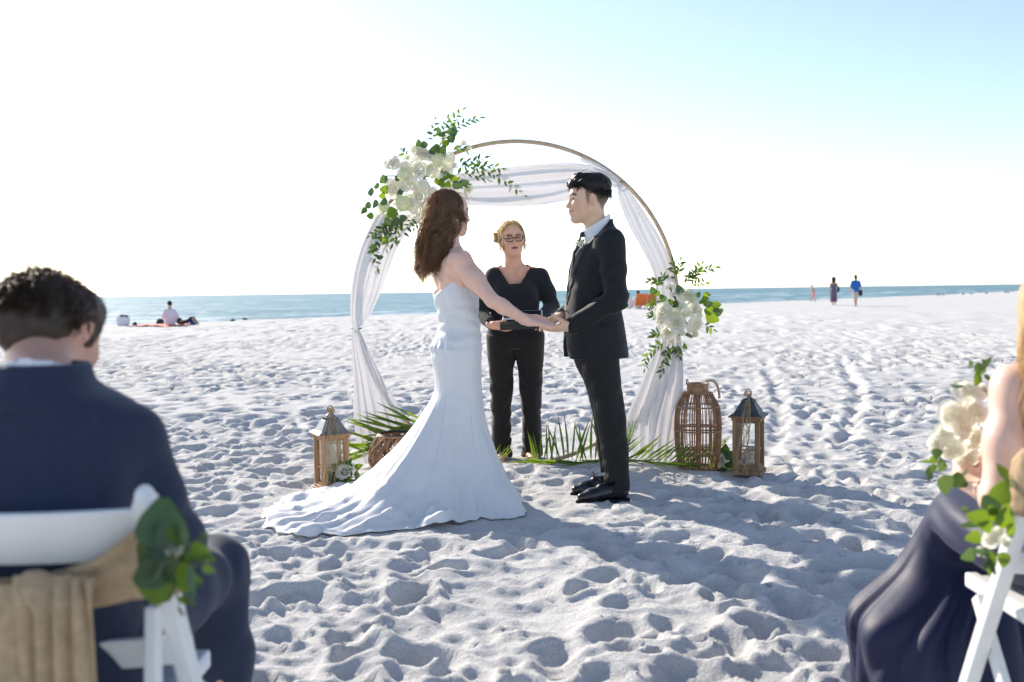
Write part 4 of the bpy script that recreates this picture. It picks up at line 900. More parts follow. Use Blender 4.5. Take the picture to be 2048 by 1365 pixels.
# ------------------------------------------------------------------ officiant
def officiant():
    base = GP(1034, 918); g = Person((base.x, base.y, gz(base.x, base.y)), R(180), 'person in black scallop-necked top, black trousers and glasses reading from a tablet')
    L = g.L; D = base.y
    at = lambda px, py, dd=0.0: L(PX(px, py, D+dd))
    hc = at(1024, 481, -0.03); hr = rz3(R(9)) @ rx3(R(3)) @ ry3(R(4)); hs = 0.98
    shA, elA, wrA = at(984, 553), at(960, 628, -0.06), at(985, 651, -0.27)           # arm at the photo's left
    shB, elB, wrB = at(1085, 553), at(1103, 612, -0.02), at(1078, 643, -0.24)
    S = SDF(); T = add_head(S, hc, hr, hs, fem=True, openm=1.0)
    S.loft([(0.82, 0, 0, .15, .10), (1.0, 0, 0, .13, .095), (1.13, 0, 0.0, .14, .10), (1.24, 0, -0.01, .15, .085), (1.29, 0, -0.015, .12, .06), (1.325, 0, -0.015, .065, .047)], 0.03)
    S.cone((0, -0.012, 1.29), T((0, -0.02, -0.06)), 0.050, 0.046, 0.04)
    for sx in (-1, 1): S.cone((sx*0.02, 0.055, 1.285), (sx*0.12, 0.02, 1.300), 0.010, 0.012, 0.02)
    for sh, el, wr in ((shA, elA, wrA), (shB, elB, wrB)): S.chain([sh*np.array([.85, 1, 1]), el, wr], [0.045, 0.034, 0.022], 0.03)
    for sx in (-1, 1): S.chain([(sx*0.095, 0, 0.82), (sx*0.10, 0.01, 0.43), (sx*0.10, -0.01, 0.05)], [0.08, 0.05, 0.035], 0.03); S.chain([(sx*0.10, -0.03, 0.035), (sx*0.105, 0.07, 0.03), (sx*0.108, 0.16, 0.018)], [0.035, 0.034, 0.022], 0.02, sq=(1.15, 1, 0.8))
    hand(S, wrA, frame(at(1020, 660, -0.33)-wrA, (0.5, 0.25, -0.8)), -1, (0.25, 0.25, 0.25, 0.25), 0.95, 0.0, (0.3, 0.3), wr=0.023)
    hand(S, wrB, frame(at(1050, 655, -0.30)-wrB, (-0.4, 0.2, -0.85)), 1, 0.3, 0.95, 0.01, (0.5, -0.7), wr=0.023)
    V, F = S.auto(0.011, 0.0046, [(hc[0]-.1, hc[0]+.1), (wrA[0]-.12, wrA[0]+.05)], [(hc[1]-.12, hc[1]+.13), (wrA[1]-.04, wrA[1]+.12)], [(0.86, 0.99), (hc[2]-.14, hc[2]+.13)]); V = relax(V, F, 1, 0.4)
    C, Q = face_colors(V, hc, hr, hs, SKIN_C, (0.45, 0.16, 0.15), brow=(0.22, 0.13, 0.07), blush=0.5)
    mo = np.exp(-((np.abs(Q[:, 0])/0.015)**4+((Q[:, 2]+0.0605)/0.0036)**4))*(Q[:, 1] > 0.06); C = C*(1-mo[:, None])+np.array((0.10, 0.03, 0.03))*mo[:, None]
    mesh_np('body', V, F, M_skin, g.o, cols=C)
    # top
    S = SDF(); S.loft([(0.80, 0, 0.0, .190, .135), (0.90, 0, 0.003, .176, .125), (1.0, 0, 0.006, .165, .118), (1.1, 0, 0.014, .168, .128), (1.18, 0, 0.012, .172, .125), (1.25, 0, -0.006, .170, .100), (1.295, 0, -0.014, .145, .074), (1.325, 0, -0.016, .095, .058)], 0.02)
    for sx in (-1, 1): S.ell((sx*0.075, 0.085, 1.125), (0.068, 0.052, 0.062), 0.04)
    for sh, el, wr in ((shA, elA, wrA), (shB, elB, wrB)): d = (wr-el)/np.linalg.norm(wr-el); S.chain([sh*np.array([.94, 1, 1]), sh*.45+el*.55, el], [0.058, 0.054, 0.050], 0.03); S.cone(el, wr-d*0.025, 0.050, 0.037, 0.02)
    def vee(x, y, z):
        ctr = 1.192; sc2 = 0.005*np.sin(z*300)
        return np.maximum(np.abs(x)-np.clip((z-ctr)*0.62+0.044, 0.0, 0.2)+sc2, np.maximum(-0.03-y, ctr-z))
    S.func(vee, (-.12, -.03, 1.14), (.12, .2, 1.36), 0.004, '-')
    S.func(lambda x, y, z: np.sqrt((x/1.35)**2+(y+0.01)**2)-0.066+0*z, (-.1, -.1, 1.26), (.1, .1, 1.36), 0.006, '-')
    for wr, el in ((wrA, elA), (wrB, elB)): d = (wr-el)/np.linalg.norm(wr-el); S.cone(wr-d*0.03, wr+d*0.05, 0.030, 0.030, 0.004, '-')
    S.noise(folds(0.008, 60, (0.2, 0.3, 0.9), (0, 0.1, 0.98), 0.16, 3)); S.noise(folds(0.005, 55, (0.6, 0.3, 0.7), elA, 0.12, 4)); S.noise(folds(0.005, 55, (0.6, 0.3, 0.7), elB, 0.12, 6)); S.noise(folds(0.007, 50, (0.7, 0.2, 0.6), (0.1, 0.1, 1.2), 0.14, 8)); S.noise(folds(0.007, 50, (-0.7, 0.2, 0.6), (-0.1, 0.1, 1.2), 0.14, 9))
    V, F = S.auto(0.008, 0.006, [(-.13, .13)], [(0.0, .2)], [(1.14, 1.36)]); tp = g.part('knit_top', (V, F), M_blackknit)
    for z, y in ((1.135, 0.148), (1.075, 0.150), (0.955, 0.132), (0.85, 0.137)): b = MB(); b.ell((0, y, z), (0.007, 0.004, 0.007), 8, 5); b.build('button', M_dark, tp, True)
    b = MB()                                                          # lace edging along the neckline
    for sx in (-1, 1):
        for i in range(15):
            z = 1.194+i*0.0075; x = sx*((z-1.192)*0.62+0.044); y = 0.118-0.55*max(0, z-1.20)-0.0*i
            b.ell((x, y+0.004, z), (0.0055, 0.003, 0.0055), 7, 4)
    b.build('lace_edging', M_blackknit, tp, True)['kind'] = 'stuff'
    # trousers
    S = SDF()
    for sx in (-1, 1): S.loft([(0.018, sx*0.106, 0.0, .072, .095), (0.12, sx*0.105, -0.004, .068, .088), (0.30, sx*0.103, 0.0, .066, .082), (0.45, sx*0.100, 0.012, .076, .085), (0.62, sx*0.098, 0.008, .088, .098), (0.75, sx*0.097, 0.0, .098, .116), (0.84, sx*0.09, 0.0, .10, .12)], 0.012)
    S.loft([(0.76, 0, 0, .17, .115), (0.84, 0, 0, .193, .128), (0.93, 0, 0, .178, .12)], 0.03)
    for sx in (-1, 1): S.cone((sx*0.106, 0.0, -0.05), (sx*0.106, 0.0, 0.06), 0.058, 0.058, 0.004, '-')
    S.noise(folds(0.012, 55, (0.5, 0.4, 0.7), (0.1, 0.05, 0.42), 0.22, 3)); S.noise(folds(0.012, 55, (-0.5, 0.4, 0.7), (-0.1, 0.05, 0.42), 0.22, 6)); S.noise(folds(0.012, 70, (0.1, 0.3, 0.9), (0.1, 0.02, 0.08), 0.12, 9)); S.noise(folds(0.012, 70, (0.1, 0.3, 0.9), (-0.1, 0.02, 0.08), 0.12, 10)); S.noise(folds(0.004, 45, (0.8, 0.2, 0.5), (0, 0.1, 0.78), 0.12, 12))
    V, F = S.auto(0.009); g.part('trousers', (V, F), M_blacktrou)
    # hair: parted fringe, loose bun at the back
    S = SDF(); E = lambda p, r, k=0.02, md='+': S.ell(T(p), np.array(r)*hs, k, md, hr)
    E((0, -0.030, 0.040), (0.084, 0.094, 0.084)); E((0.0, 0.03, 0.082), (0.064, 0.050, 0.036), 0.03)
    for sx in (-1, 1): E((sx*0.068, 0.018, 0.012), (0.015, 0.040, 0.060), 0.02)
    E((0.03, -0.095, 0.035), (0.055, 0.05, 0.05), 0.02)
    S.noise(lambda x, y, z: -0.006*fbm((x-hc[0])*60, (y-hc[1])*30, (z-hc[2])*30, 3, 5))
    V, F = S.auto(0.005); hair = mesh_np('hair', relax(V, F, 1, 0.3), F, M_blondhair, g.o)
    r = np.random.default_rng(5); P = []; t = np.linspace(0, 1, 12)
    for i in range(900):
        sx = r.choice((-1, 1)); k = r.uniform()
        if k < 0.55:       # from the parting sideways down over the temples
            y0 = r.uniform(-0.06, 0.075); p = np.stack([sx*(0.010+0.078*np.sin(t*1.5)), y0-0.02*t+0*t, 0.128-0.35*max(0, y0-0.02)-0.135*t*t-0.0*t], 1)+r.normal(size=3)*0.004
            if y0 > 0.03: p[:, 1] += -0.04*t*t
        elif k < 0.85:
            a = r.uniform(-1.4, 1.4); p = np.stack([0.085*np.sin(a)*np.cos(t*1.2), -0.03-0.098*np.cos(a)*np.cos(t*1.2), 0.04+0.09*np.sin(t*1.2)], 1)+r.normal(size=3)*0.006
        elif k < 0.93:     # loose ends beside the cheeks
            p = np.stack([sx*(0.074+0.012*np.sin(t*4+i)+0.02*t*r.normal()), 0.02+0.02*t*r.normal()+0*t, 0.02-r.uniform(0.06, 0.15)*t], 1)
        else:              # flicks at the crown and bun
            p0 = np.array([r.uniform(0.0, 0.10), -0.08+r.normal()*0.03, 0.06+r.normal()*0.04]); p = p0+np.outer(t, np.array([0.5*abs(r.normal()), r.normal()*0.3, r.normal()*0.4])*0.05)
        P.append(hc+(p*hs) @ hr.T)
    strands('hair_strand', np.array(P), np.full(len(P), 0.0013), M_blondhair, hair)
    b = MB(); r2 = np.random.default_rng(3)
    for i in range(70):
        a = r2.uniform(0, 6.28, 2); t2 = np.linspace(0, 3.5, 10); c = np.array([0.096, -0.050, 0.030])
        q = c+np.stack([0.019*np.cos(t2+a[0]), 0.016*np.sin(t2+a[1]), 0.030*np.cos(t2*0.8+a[1])], 1)*r2.uniform(0.5, 1.2); b.tube(hc+(q*hs) @ hr.T, 0.0022, 4)
    b.build('hair_knot', M_blondhair, hair, True)
    # glasses
    gl = MB()
    for sx in (-1, 1):
        a = np.linspace(0, 2*np.pi, 25); ex = np.sign(np.cos(a))*np.abs(np.cos(a))**0.7*0.0255; ez = np.sign(np.sin(a))*np.abs(np.sin(a))**0.75*0.019
        gl.tube([T((sx*0.0335+x, 0.1035-abs(sx*0.0335+x)*0.13, 0.001+z+0.004*(abs(sx*.0335+x)-0.03)/0.03)) for x, z in zip(ex, ez)], 0.0027, 6, False)
        gl.tube([T((sx*0.060, 0.095, 0.010)), T((sx*0.076, 0.07, 0.010)), T((sx*0.080, 0.0, 0.008))], 0.002, 5)
    gl.tube([T((-0.010, 0.103, 0.006)), T((0, 0.105, 0.009)), T((0.010, 0.103, 0.006))], 0.0019, 6); gl.build('glasses', M_dark, g.o, True)
    for sx in (-1, 1): b = MB(); b.ell(T((sx*0.082, -0.012, -0.052)), (0.005, 0.003, 0.012), 8, 5); b.ell(T((sx*0.082, -0.012, -0.036)), (0.003, 0.003, 0.004), 8, 5); b.build('earring', M_gold, g.o, True)
    # tablet in a folio, held open in front of her
    t_ = empty('tablet', PX(1045, 640, D-0.32), 0); tag(t_, 'white-edged tablet in a black folio case held by the one in glasses', 'tablet')
    Q3 = rz3(R(-2)) @ ry3(R(-2)) @ rx3(R(17))
    b = MB(); b.box((0, 0, -0.004), (0.290, 0.17, 0.006), Q3); soft(b.build('folio_cover', M_dark, t_), 0.002)
    b = MB(); b.box(Q3 @ np.array((0.0, 0.075, 0.008)), (0.262, 0.15, 0.011), Q3); soft(b.build('tablet_body', M_white_pl, t_), 0.004, 3)
    b = MB(); b.box(Q3 @ np.array((0.0, 0.073, 0.0145)), (0.240, 0.128, 0.002), Q3); b.build('screen', M_dark, t_)
    b = MB(); b.box(Q3 @ np.array((0.0, -0.085, -0.020)), (0.29, 0.010, 0.032), Q3); soft(b.build('folio_flap', M_dark, t_), 0.003)
    return g
groom(); bride(); officiant()
# ------------------------------------------------------------------ hoop arch, tulle, flowers
M_hoop = mat('pale_rattan', (0.47, 0.36, 0.23), 0.55, 0.35, var=0.2, vscale=25, bump=0.3, bscale=90)
M_tulle = thin_mat('white_tulle', (0.82, 0.805, 0.815), (0.55, 0.53, 0.54), 0.30, 0.8, clear=0.02, spec=0.1)
M_greentie = mat('green_tie', (0.03, 0.22, 0.14), 0.5, 0.4)
AD = 6.5
def hoop():
    c = PX(1032, 609, AD); b = MB(); a = np.linspace(0, 2*np.pi, 121); Rr = 1.055
    for r0, yy, rd in ((Rr, 0.0, 0.0125), (Rr, 0.020, 0.0115)):
        b.tube(np.stack([c.x+Rr*np.cos(a), np.full(121, c.y+yy), c.z+Rr*np.sin(a)], 1), rd, 9, False)
    o = b.build('hoop_arch', M_hoop, None, True); tag(o, 'large round pale rattan hoop arch standing in the sand behind the couple', 'arch')
hoop()
def drape(name, rows, parent, horiz=False, n=34, pleats=8, amp=0.20, d=AD, seed=1, m=None, dy=0.0, sub=7):
    """rows: (edge a px, edge b px, the other px) - a cloth strip hung between two edges, pleated in depth"""
    rows = np.array(rows, float); k = len(rows); t = np.linspace(0, k-1, (k-1)*sub+1); G = np.zeros((len(t), n+1, 3)); u = np.linspace(0, 1, n+1)
    A = np.stack([np.interp(t, np.arange(k), rows[:, j]) for j in range(3)], 1)
    kr = np.array([1, 4, 6, 4, 1])/16.; 
    for _ in range(2): A = np.stack([np.convolve(np.pad(A[:, j], 2, 'reflect', reflect_type='odd'), kr, 'valid') for j in range(3)], 1)
    for i, (a, b_, o) in enumerate(A):
        w_ = abs(b_-a)/306.0; ph = 1.5*vnoise(i*0.06, u*3, seed=seed); gz_ = np.sin(u*pleats*2*np.pi+ph*2.2)*0.6+0.4*np.sin(u*pleats*3.7+ph*4+i*0.03)
        off = amp*w_*gz_*0.33*(0.7+0.5*vnoise(u*2.1, i*0.05, seed=seed+3))
        e = a+(b_-a)*(u+0.02*np.sin(u*pleats*2*np.pi+1))
        for j in range(n+1):
            p = PX(e[j], o, d) if not horiz else PX(o, e[j], d)
            G[i, j] = (p.x, p.y+dy+off[j], p.z)
    b = MB(); b.grid(G); return b.build(name, m or M_tulle, parent, True)
def tie(parent, px, py, r, d=AD, ang=0.0):
    c = np.array(PX(px, py, d)); a = np.linspace(0, 2*np.pi, 17); b = MB(); q = np.stack([r*np.cos(a), 0.7*r*np.sin(a), 0.10*r*np.sin(a)], 1) @ ry3(ang).T
    b.tube(c+q, 0.005, 6, False); return b.build('tie', M_greentie, parent, True)
dl = empty('tulle_drape', PX(712, 657, AD)); tag(dl, 'sheer white tulle tied to the hoop below the large flower cluster', 'drape')
def unroot(root, f):
    o = f(); o.matrix_parent_inverse = Matrix.Translation(-root.location); return o
unroot(dl, lambda: drape('upper_fall', [(752, 850, 430), (736, 818, 462), (722, 795, 495), (710, 780, 535), (702, 766, 578), (702, 742, 631), (707, 720, 657)], dl, seed=2, pleats=5, dy=-0.04))
unroot(dl, lambda: drape('lower_fall', [(708, 719, 657), (704, 727, 674), (707, 744, 712), (709, 768, 760), (708, 798, 815), (711, 815, 862), (716, 850, 925)], dl, seed=4, pleats=5, amp=0.4, dy=-0.04))
unroot(dl, lambda: tie(dl, 713, 657, 0.030))
dr = empty('tulle_drape', PX(1238, 367, AD)); tag(dr, 'sheer white tulle swagged across the hoop top and falling beside the suited person', 'drape')
unroot(dr, lambda: drape('swag', [(352, 402, 880), (348, 408, 920), (342, 412, 960), (335, 413, 1010), (330, 411, 1060), (327, 407, 1100), (326, 400, 1140), (330, 388, 1180), (344, 380, 1212), (362, 371, 1238)], dr, True, n=40, pleats=3, amp=0.5, seed=6, dy=-0.02))
unroot(dr, lambda: drape('wrapped_end', [(317, 323, 1160), (323, 336, 1185), (338, 356, 1212), (360, 372, 1238)], dr, True, n=16, pleats=2, amp=0.3, seed=9, dy=-0.03))
unroot(dr, lambda: drape('upper_fall', [(1232, 1240, 367), (1233, 1258, 384), (1236, 1272, 402), (1247, 1292, 432), (1261, 1311, 463), (1284, 1331, 504), (1306, 1346, 550), (1312, 1352, 600), (1312, 1356, 660)], dr, seed=11, pleats=4, dy=-0.045))
unroot(dr, lambda: drape('lower_fall', [(1312, 1356, 660), (1302, 1361, 709), (1284, 1362, 750), (1266, 1359, 791), (1247, 1354, 832), (1250, 1346, 873), (1262, 1338, 930)], dr, seed=13, pleats=5, amp=0.4, dy=-0.045))
unroot(dr, lambda: tie(dr, 1237, 368, 0.030, ang=-0.7))
def arrangement(origin, dep, label, flowers, eucs, sprigs, Z, seed, thick=0.10, cat='flowers', name='flower_arrangement'):
    """Z maps sketch coordinates to photo pixels"""
    r = np.random.default_rng(seed); c = np.array(PX(*origin, dep)); root = empty(name, c); tag(root, label, cat)
    ctr = np.mean([Z(*f[:2]) for f in flowers], axis=0)
    sp = max(np.std([Z(*f[:2])[0] for f in flowers]), np.std([Z(*f[:2])[1] for f in flowers]))*1.6+1
    sc0 = FPX/dep
    def pos(z, dy): return np.array(PX(*Z(*z), dep+dy))-c
    for i, (zx, zy, dm, kd) in enumerate(flowers):
        p = np.array(Z(zx, zy)); e = (p-ctr)/sp; rr = Z(dm, 0)[0]-Z(0, 0)[0]; rr = abs(rr)/2/sc0
        bulge = max(0, 1-np.dot(e, e)*0.8); dy = -thick*(0.25+0.75*bulge)+r.normal()*0.008-(0.03 if kd == 'h' else 0.0)
        d = np.array([e[0]*0.75, -1.0, -e[1]*0.75+0.25])+r.normal(size=3)*0.22
        me = {'r': ROSES, 'b': BUDS, 'h': HYD}[kd]; me = me[r.integers(len(me))]; nm = {'r': 'rose', 'b': 'rosebud', 'h': 'hydrangea'}[kd]
        O = orient(d, r.normal(size=3)); O = np.stack([O[:, 0], O[:, 2], O[:, 1]], 1); O[:, 0] *= np.sign(np.linalg.det(O))
        inst(nm, me, pos((zx, zy), dy), O, root, rr/(0.060 if kd != 'h' else 0.064)*1.02)
    for (zx, zy, dm) in eucs:
        rr = abs(Z(dm, 0)[0]-Z(0, 0)[0])/sc0; p = np.array(Z(zx, zy)); e = (p-ctr)/sp; e /= np.linalg.norm(e)+1e-6
        d = np.array([e[0], r.normal()*0.3, -e[1]])+r.normal(size=3)*0.35
        inst('eucalyptus_leaf', EUC[r.choice(3, p=(0.5, 0.32, 0.18))], pos((zx, zy), -thick*r.uniform(0.55, 1.3))-d/np.linalg.norm(d)*rr*0.5, orient(d, np.array([r.normal()*0.35, -1, r.normal()*0.35+0.2])), root, rr*1.12)
    for pts, nl in sprigs:
        k = len(pts); dd = np.linspace(-thick*0.4, -thick*0.4+r.normal()*0.09, k)
        sprig(root, [pos(z, dd[i]) for i, z in enumerate(pts)], nl, 0.054, r)
    # dark foam and stems behind
    b = MB()
    for (zx, zy, dm, kd) in flowers[::2]: b.tube([pos((zx, zy), -thick*0.4), (pos((zx, zy), 0)+pos(Zi(ctr, Z), 0))*0.5+np.array([0, 0.0, 0]), pos(Zi(ctr, Z), 0.02)], 0.004, 5)
    b.build('stem_bunch', M_stem, root, True)
    return root
def Zi(p, Z):
    o = np.array(Z(0, 0)); s = Z(1, 0)[0]-o[0]; return tuple((np.array(p)-o)/s)
Z1 = lambda x, y: (680+x/3.79, 200+y/3.79); Z2 = lambda x, y: (1280+x/5.69, 520+y/5.69)
arrangement((835, 350), AD-0.03, 'large cluster of cream roses and hydrangea with trailing greenery on the hoop top',
 [(400, 485, 105, 'r'), (510, 440, 62, 'b'), (600, 405, 125, 'r'), (675, 425, 85, 'r'), (490, 500, 85, 'h'), (580, 532, 135, 'r'), (690, 518, 90, 'r'), (782, 535, 118, 'r'), (830, 440, 90, 'h'), (740, 455, 100, 'h'), (700, 585, 62, 'b'), (525, 630, 128, 'r'), (480, 562, 95, 'h'), (412, 668, 118, 'r'), (602, 738, 138, 'r'), (480, 785, 145, 'h'), (335, 812, 105, 'h'), (632, 652, 95, 'h'), (600, 895, 95, 'h'), (930, 330, 72, 'b'), (785, 290, 62, 'b'), (960, 680, 85, 'b'), (325, 578, 52, 'b'), (972, 360, 48, 'b'), (660, 830, 105, 'h'), (860, 500, 70, 'b'), (700, 700, 80, 'h'), (560, 830, 80, 'h')],
 [(600, 335, 52), (640, 342, 52), (745, 245, 62), (770, 262, 60), (855, 240, 72), (845, 295, 62), (800, 330, 64), (772, 395, 84), (722, 380, 84), (335, 605, 64), (280, 655, 54), (235, 700, 62), (340, 680, 72), (325, 730, 62), (335, 775, 58), (215, 800, 52), (270, 790, 62), (185, 840, 52), (192, 884, 54), (232, 880, 52), (395, 855, 92), (360, 920, 62), (790, 575, 84), (755, 622, 84), (860, 597, 64), (885, 650, 72), (945, 630, 54), (815, 642, 62), (690, 690, 62), (302, 1195, 50), (340, 1070, 50), (255, 1125, 60), (460, 700, 70), (560, 690, 60), (650, 560, 60), (440, 590, 60), (420, 920, 70), (480, 900, 60)],
 [([(800, 300), (860, 230), (940, 170), (1060, 140)], 15), ([(700, 330), (705, 250), (720, 150)], 7), ([(820, 260), (845, 160), (930, 80)], 8), ([(850, 500), (980, 500), (1120, 540), (1250, 610), (1400, 725)], 22), ([(860, 470), (1000, 470), (1095, 440)], 9), ([(1000, 520), (1120, 500), (1225, 520)], 9), ([(480, 850), (380, 950), (260, 1050), (240, 1180), (260, 1290)], 18), ([(500, 880), (420, 980), (340, 1040), (350, 1120)], 12), ([(560, 880), (520, 950), (450, 1065)], 9), ([(430, 900), (300, 990), (228, 1030)], 10), ([(580, 860), (592, 930), (545, 985)], 8), ([(450, 860), (320, 1000), (250, 1120), (285, 1275)], 14), ([(540, 430), (490, 415), (470, 385)], 5), ([(850, 560), (980, 560), (1112, 605)], 9), ([(840, 400), (900, 360), (985, 390)], 7), ([(480, 870), (440, 990), (400, 1090)], 10), ([(760, 300), (790, 220), (815, 140)], 7), ([(840, 620), (900, 640), (960, 640)], 7), ([(450, 880), (360, 960), (300, 1010)], 9)],
 Z1, 21, 0.13)
arrangement((1368, 625), AD-0.03, 'cluster of cream roses with eucalyptus on the hoop side near the cage lantern',
 [(265, 592, 195, 'r'), (500, 408, 135, 'r'), (620, 582, 165, 'r'), (620, 742, 170, 'r'), (410, 722, 185, 'r'), (312, 822, 125, 'r'), (602, 442, 115, 'h'), (430, 592, 100, 'h'), (515, 632, 85, 'b'), (482, 532, 90, 'h'), (345, 322, 92, 'b'), (365, 922, 72, 'b'), (440, 902, 62, 'b'), (560, 372, 85, 'h'), (630, 850, 72, 'h'), (680, 640, 62, 'b'), (480, 832, 75, 'h'), (230, 690, 95, 'h'), (390, 390, 70, 'b')],
 [(450, 350, 105), (660, 402, 66), (755, 397, 84), (740, 442, 74), (770, 502, 105), (870, 512, 105), (890, 592, 95), (780, 582, 105), (815, 660, 150), (700, 482, 64), (560, 860, 105), (150, 357, 84), (260, 442, 84), (200, 382, 64), (510, 982, 70), (400, 512, 84), (350, 480, 70), (820, 560, 90)],
 [([(400, 250), (385, 120), (372, 20)], 8), ([(430, 200), (450, 100), (462, 10)], 7), ([(500, 260), (620, 170), (700, 110), (855, 90)], 15), ([(560, 280), (650, 270), (780, 255)], 9), ([(600, 210), (640, 140), (700, 50)], 8), ([(270, 300), (190, 240), (110, 250)], 9), ([(270, 280), (245, 170)], 6), ([(220, 430), (160, 540), (100, 600)], 9), ([(240, 650), (130, 640)], 6), ([(260, 830), (180, 830), (130, 860)], 8), ([(300, 930), (200, 980), (60, 1110), (50, 1240)], 14), ([(330, 950), (250, 1080), (150, 1300)], 13), ([(370, 950), (360, 1050), (378, 1180)], 9), ([(400, 960), (450, 1090)], 7), ([(330, 960), (290, 1110), (240, 1300)], 11), ([(720, 730), (830, 790)], 5), ([(190, 480), (150, 470), (110, 500)], 6), ([(480, 300), (560, 200), (560, 170)], 7), ([(300, 240), (330, 190), (350, 150)], 6)],
 Z2, 33, 0.12)

# ------------------------------------------------------------------ palm fronds
PALMLEAF = [leaf_mesh('leaflet', 1.0, w_, M_palm, 0.5, bd, n=7) for w_, bd in ((0.052, 0.12), (0.06, 0.22), (0.046, 0.05))]+[leaf_mesh('leaflet', 1.0, 0.055, M_leafpale, 0.5, 0.15, n=7)]
def frond(label, spine, dep, n_leaf, ln, updir, lowdir, seed, low=True, taper=0.5, dd=0.0):
    r = np.random.default_rng(seed); P = np.array([np.array(PX(px, py, d)) for px, py, d in spine]); fi = np.linspace(0, 1, 20); tt = np.linspace(0, 1, len(P))
    Q = np.stack([np.interp(fi, tt, P[:, k]) for k in range(3)], 1); Q = np.stack([np.convolve(np.pad(Q[:, k], 2, 'edge'), np.ones(5)/5, 'valid') for k in range(3)], 1)
    for q in Q: q[2] = max(q[2], gz(q[0], q[1])+0.012)
    root = empty('palm_frond', Q[0]); tag(root, label, 'palm frond', 'palm fronds round the hoop foot')
    b = MB(); b.tube(Q-Q[0], np.linspace(0.006, 0.002, 20), 6); b.build('rachis', M_stem, root, True)
    for i in range(n_leaf):
        f = (i+0.5)/n_leaf; p = np.array([np.interp(f, fi, Q[:, k]) for k in range(3)])-Q[0]; q = np.array([np.interp(min(1, f+.05), fi, Q[:, k]) for k in range(3)])-np.array([np.interp(max(0, f-.05), fi, Q[:, k]) for k in range(3)]); q /= np.linalg.norm(q)
        for sd_ in ((1, -1) if low else (1,)):
            base = np.array(updir if sd_ > 0 else lowdir, float); d = base+q*0.55+r.normal(size=3)*np.array([0.13, 0.15, 0.11])
            L_ = ln*(1-taper*abs(f-0.4))*r.uniform(0.85, 1.1)*(0.75 if sd_ < 0 else 1)
            pw = p+Q[0]; d /= np.linalg.norm(d)
            for _ in range(6):
                tip = pw+d*L_
                if tip[2] < gz(tip[0], tip[1])+0.02: d[2] += 0.12; d /= np.linalg.norm(d)
            inst('leaflet', PALMLEAF[r.choice(4, p=(0.35, 0.25, 0.15, 0.25))], p, orient(d, np.array([r.normal()*0.4, -1, 0.3])), root, L_)
    return root
frond('green palm frond fanned behind the woven basket under the tulle', [(862, 842, 6.36), (810, 862, 6.36), (762, 888, 6.34), (722, 918, 6.32)], 6.2, 17, 0.36, (-0.62, -0.05, 0.66), (-0.75, -0.35, 0.05), 3)
frond('green palm frond lying between the two pairs of black trousers', [(1235, 918, 6.25), (1170, 926, 6.25), (1110, 934, 6.25), (1060, 938, 6.3)], 6.2, 24, 0.32, (0.52, 0.1, 0.80), (-0.5, -0.75, 0.1), 5)
frond('green palm frond spread flat between the suited person and the cage lantern', [(1215, 918, 6.05), (1270, 922, 6.05), (1330, 926, 6.1), (1385, 934, 6.15)], 6.0, 18, 0.28, (0.35, 0.2, 0.75), (0.45, -0.85, 0.05), 8)
frond('upright palm frond rising against the tulle behind the suited leg', [(1225, 940, 6.3), (1250, 905, 6.3), (1266, 868, 6.3)], 6.2, 6, 0.22, (0.1, 0.1, 0.8), (-0.35, 0.1, 0.8), 9)
frond('short palm frond poking out beside the gown hem at sandal level', [(960, 932, 6.35), (990, 925, 6.35), (1015, 915, 6.35)], 6.2, 5, 0.16, (0.25, 0.0, 0.8), (-0.3, 0, 0.7), 12)
frond('palm frond seen through the bars of the cage lantern', [(1340, 935, 6.4), (1390, 915, 6.45), (1440, 900, 6.5)], 6.2, 8, 0.24, (0.5, 0.1, 0.7), (0.7, -0.2, 0.2), 15)
# ------------------------------------------------------------------ lanterns, cage, basket
M_wood = mat('weathered_brown_wood', (0.27, 0.16, 0.09), 0.7, 0.25, var=0.35, vscale=14, bump=0.35, bscale=40, stretch=(3, 3, 0.35))
M_wood2 = mat('light_brown_wood', (0.38, 0.225, 0.125), 0.65, 0.25, var=0.3, vscale=14, bump=0.35, bscale=40, stretch=(3, 3, 0.35))
M_zinc = mat('dark_zinc', (0.075, 0.080, 0.088), 0.5, 0.5, metal=0.35, var=0.25, vscale=12, bump=0.15, bscale=50)
M_zinc2 = mat('grey_zinc', (0.20, 0.21, 0.225), 0.45, 0.5, metal=0.45, var=0.25, vscale=12, bump=0.15, bscale=50)
M_raffia = thin_mat('raffia', (0.55, 0.42, 0.25), (0.6, 0.45, 0.25), 0.3, 0.7, var=0.2, vscale=40)
M_rattan = mat('brown_rattan', (0.37, 0.205, 0.112), 0.5, 0.35, var=0.3, vscale=30, bump=0.2, bscale=80)
M_shell = mat('pale_shell', (0.72, 0.58, 0.48), 0.5, 0.4, var=0.15, vscale=20, bump=0.3, bscale=60)
M_candle = thin_mat('wax', (0.80, 0.74, 0.62), (0.7, 0.6, 0.45), 0.2, 0.5)
M_glass = bpy.data.materials.new('lantern_glass'); M_glass.use_nodes = True
_n = M_glass.node_tree.nodes; _L = M_glass.node_tree.links
_t = _n.new('ShaderNodeBsdfTransparent'); _t.inputs[0].default_value = (0.95, 0.97, 0.97, 1); _g = _n.new('ShaderNodeBsdfGlossy'); _g.inputs['Roughness'].default_value = 0.06
_m = _n.new('ShaderNodeMixShader'); _m.inputs[0].default_value = 0.045; _L.new(_t.outputs[0], _m.inputs[1]); _L.new(_g.outputs[0], _m.inputs[2]); _L.new(_m.outputs[0], _n['Material Output'].inputs[0])
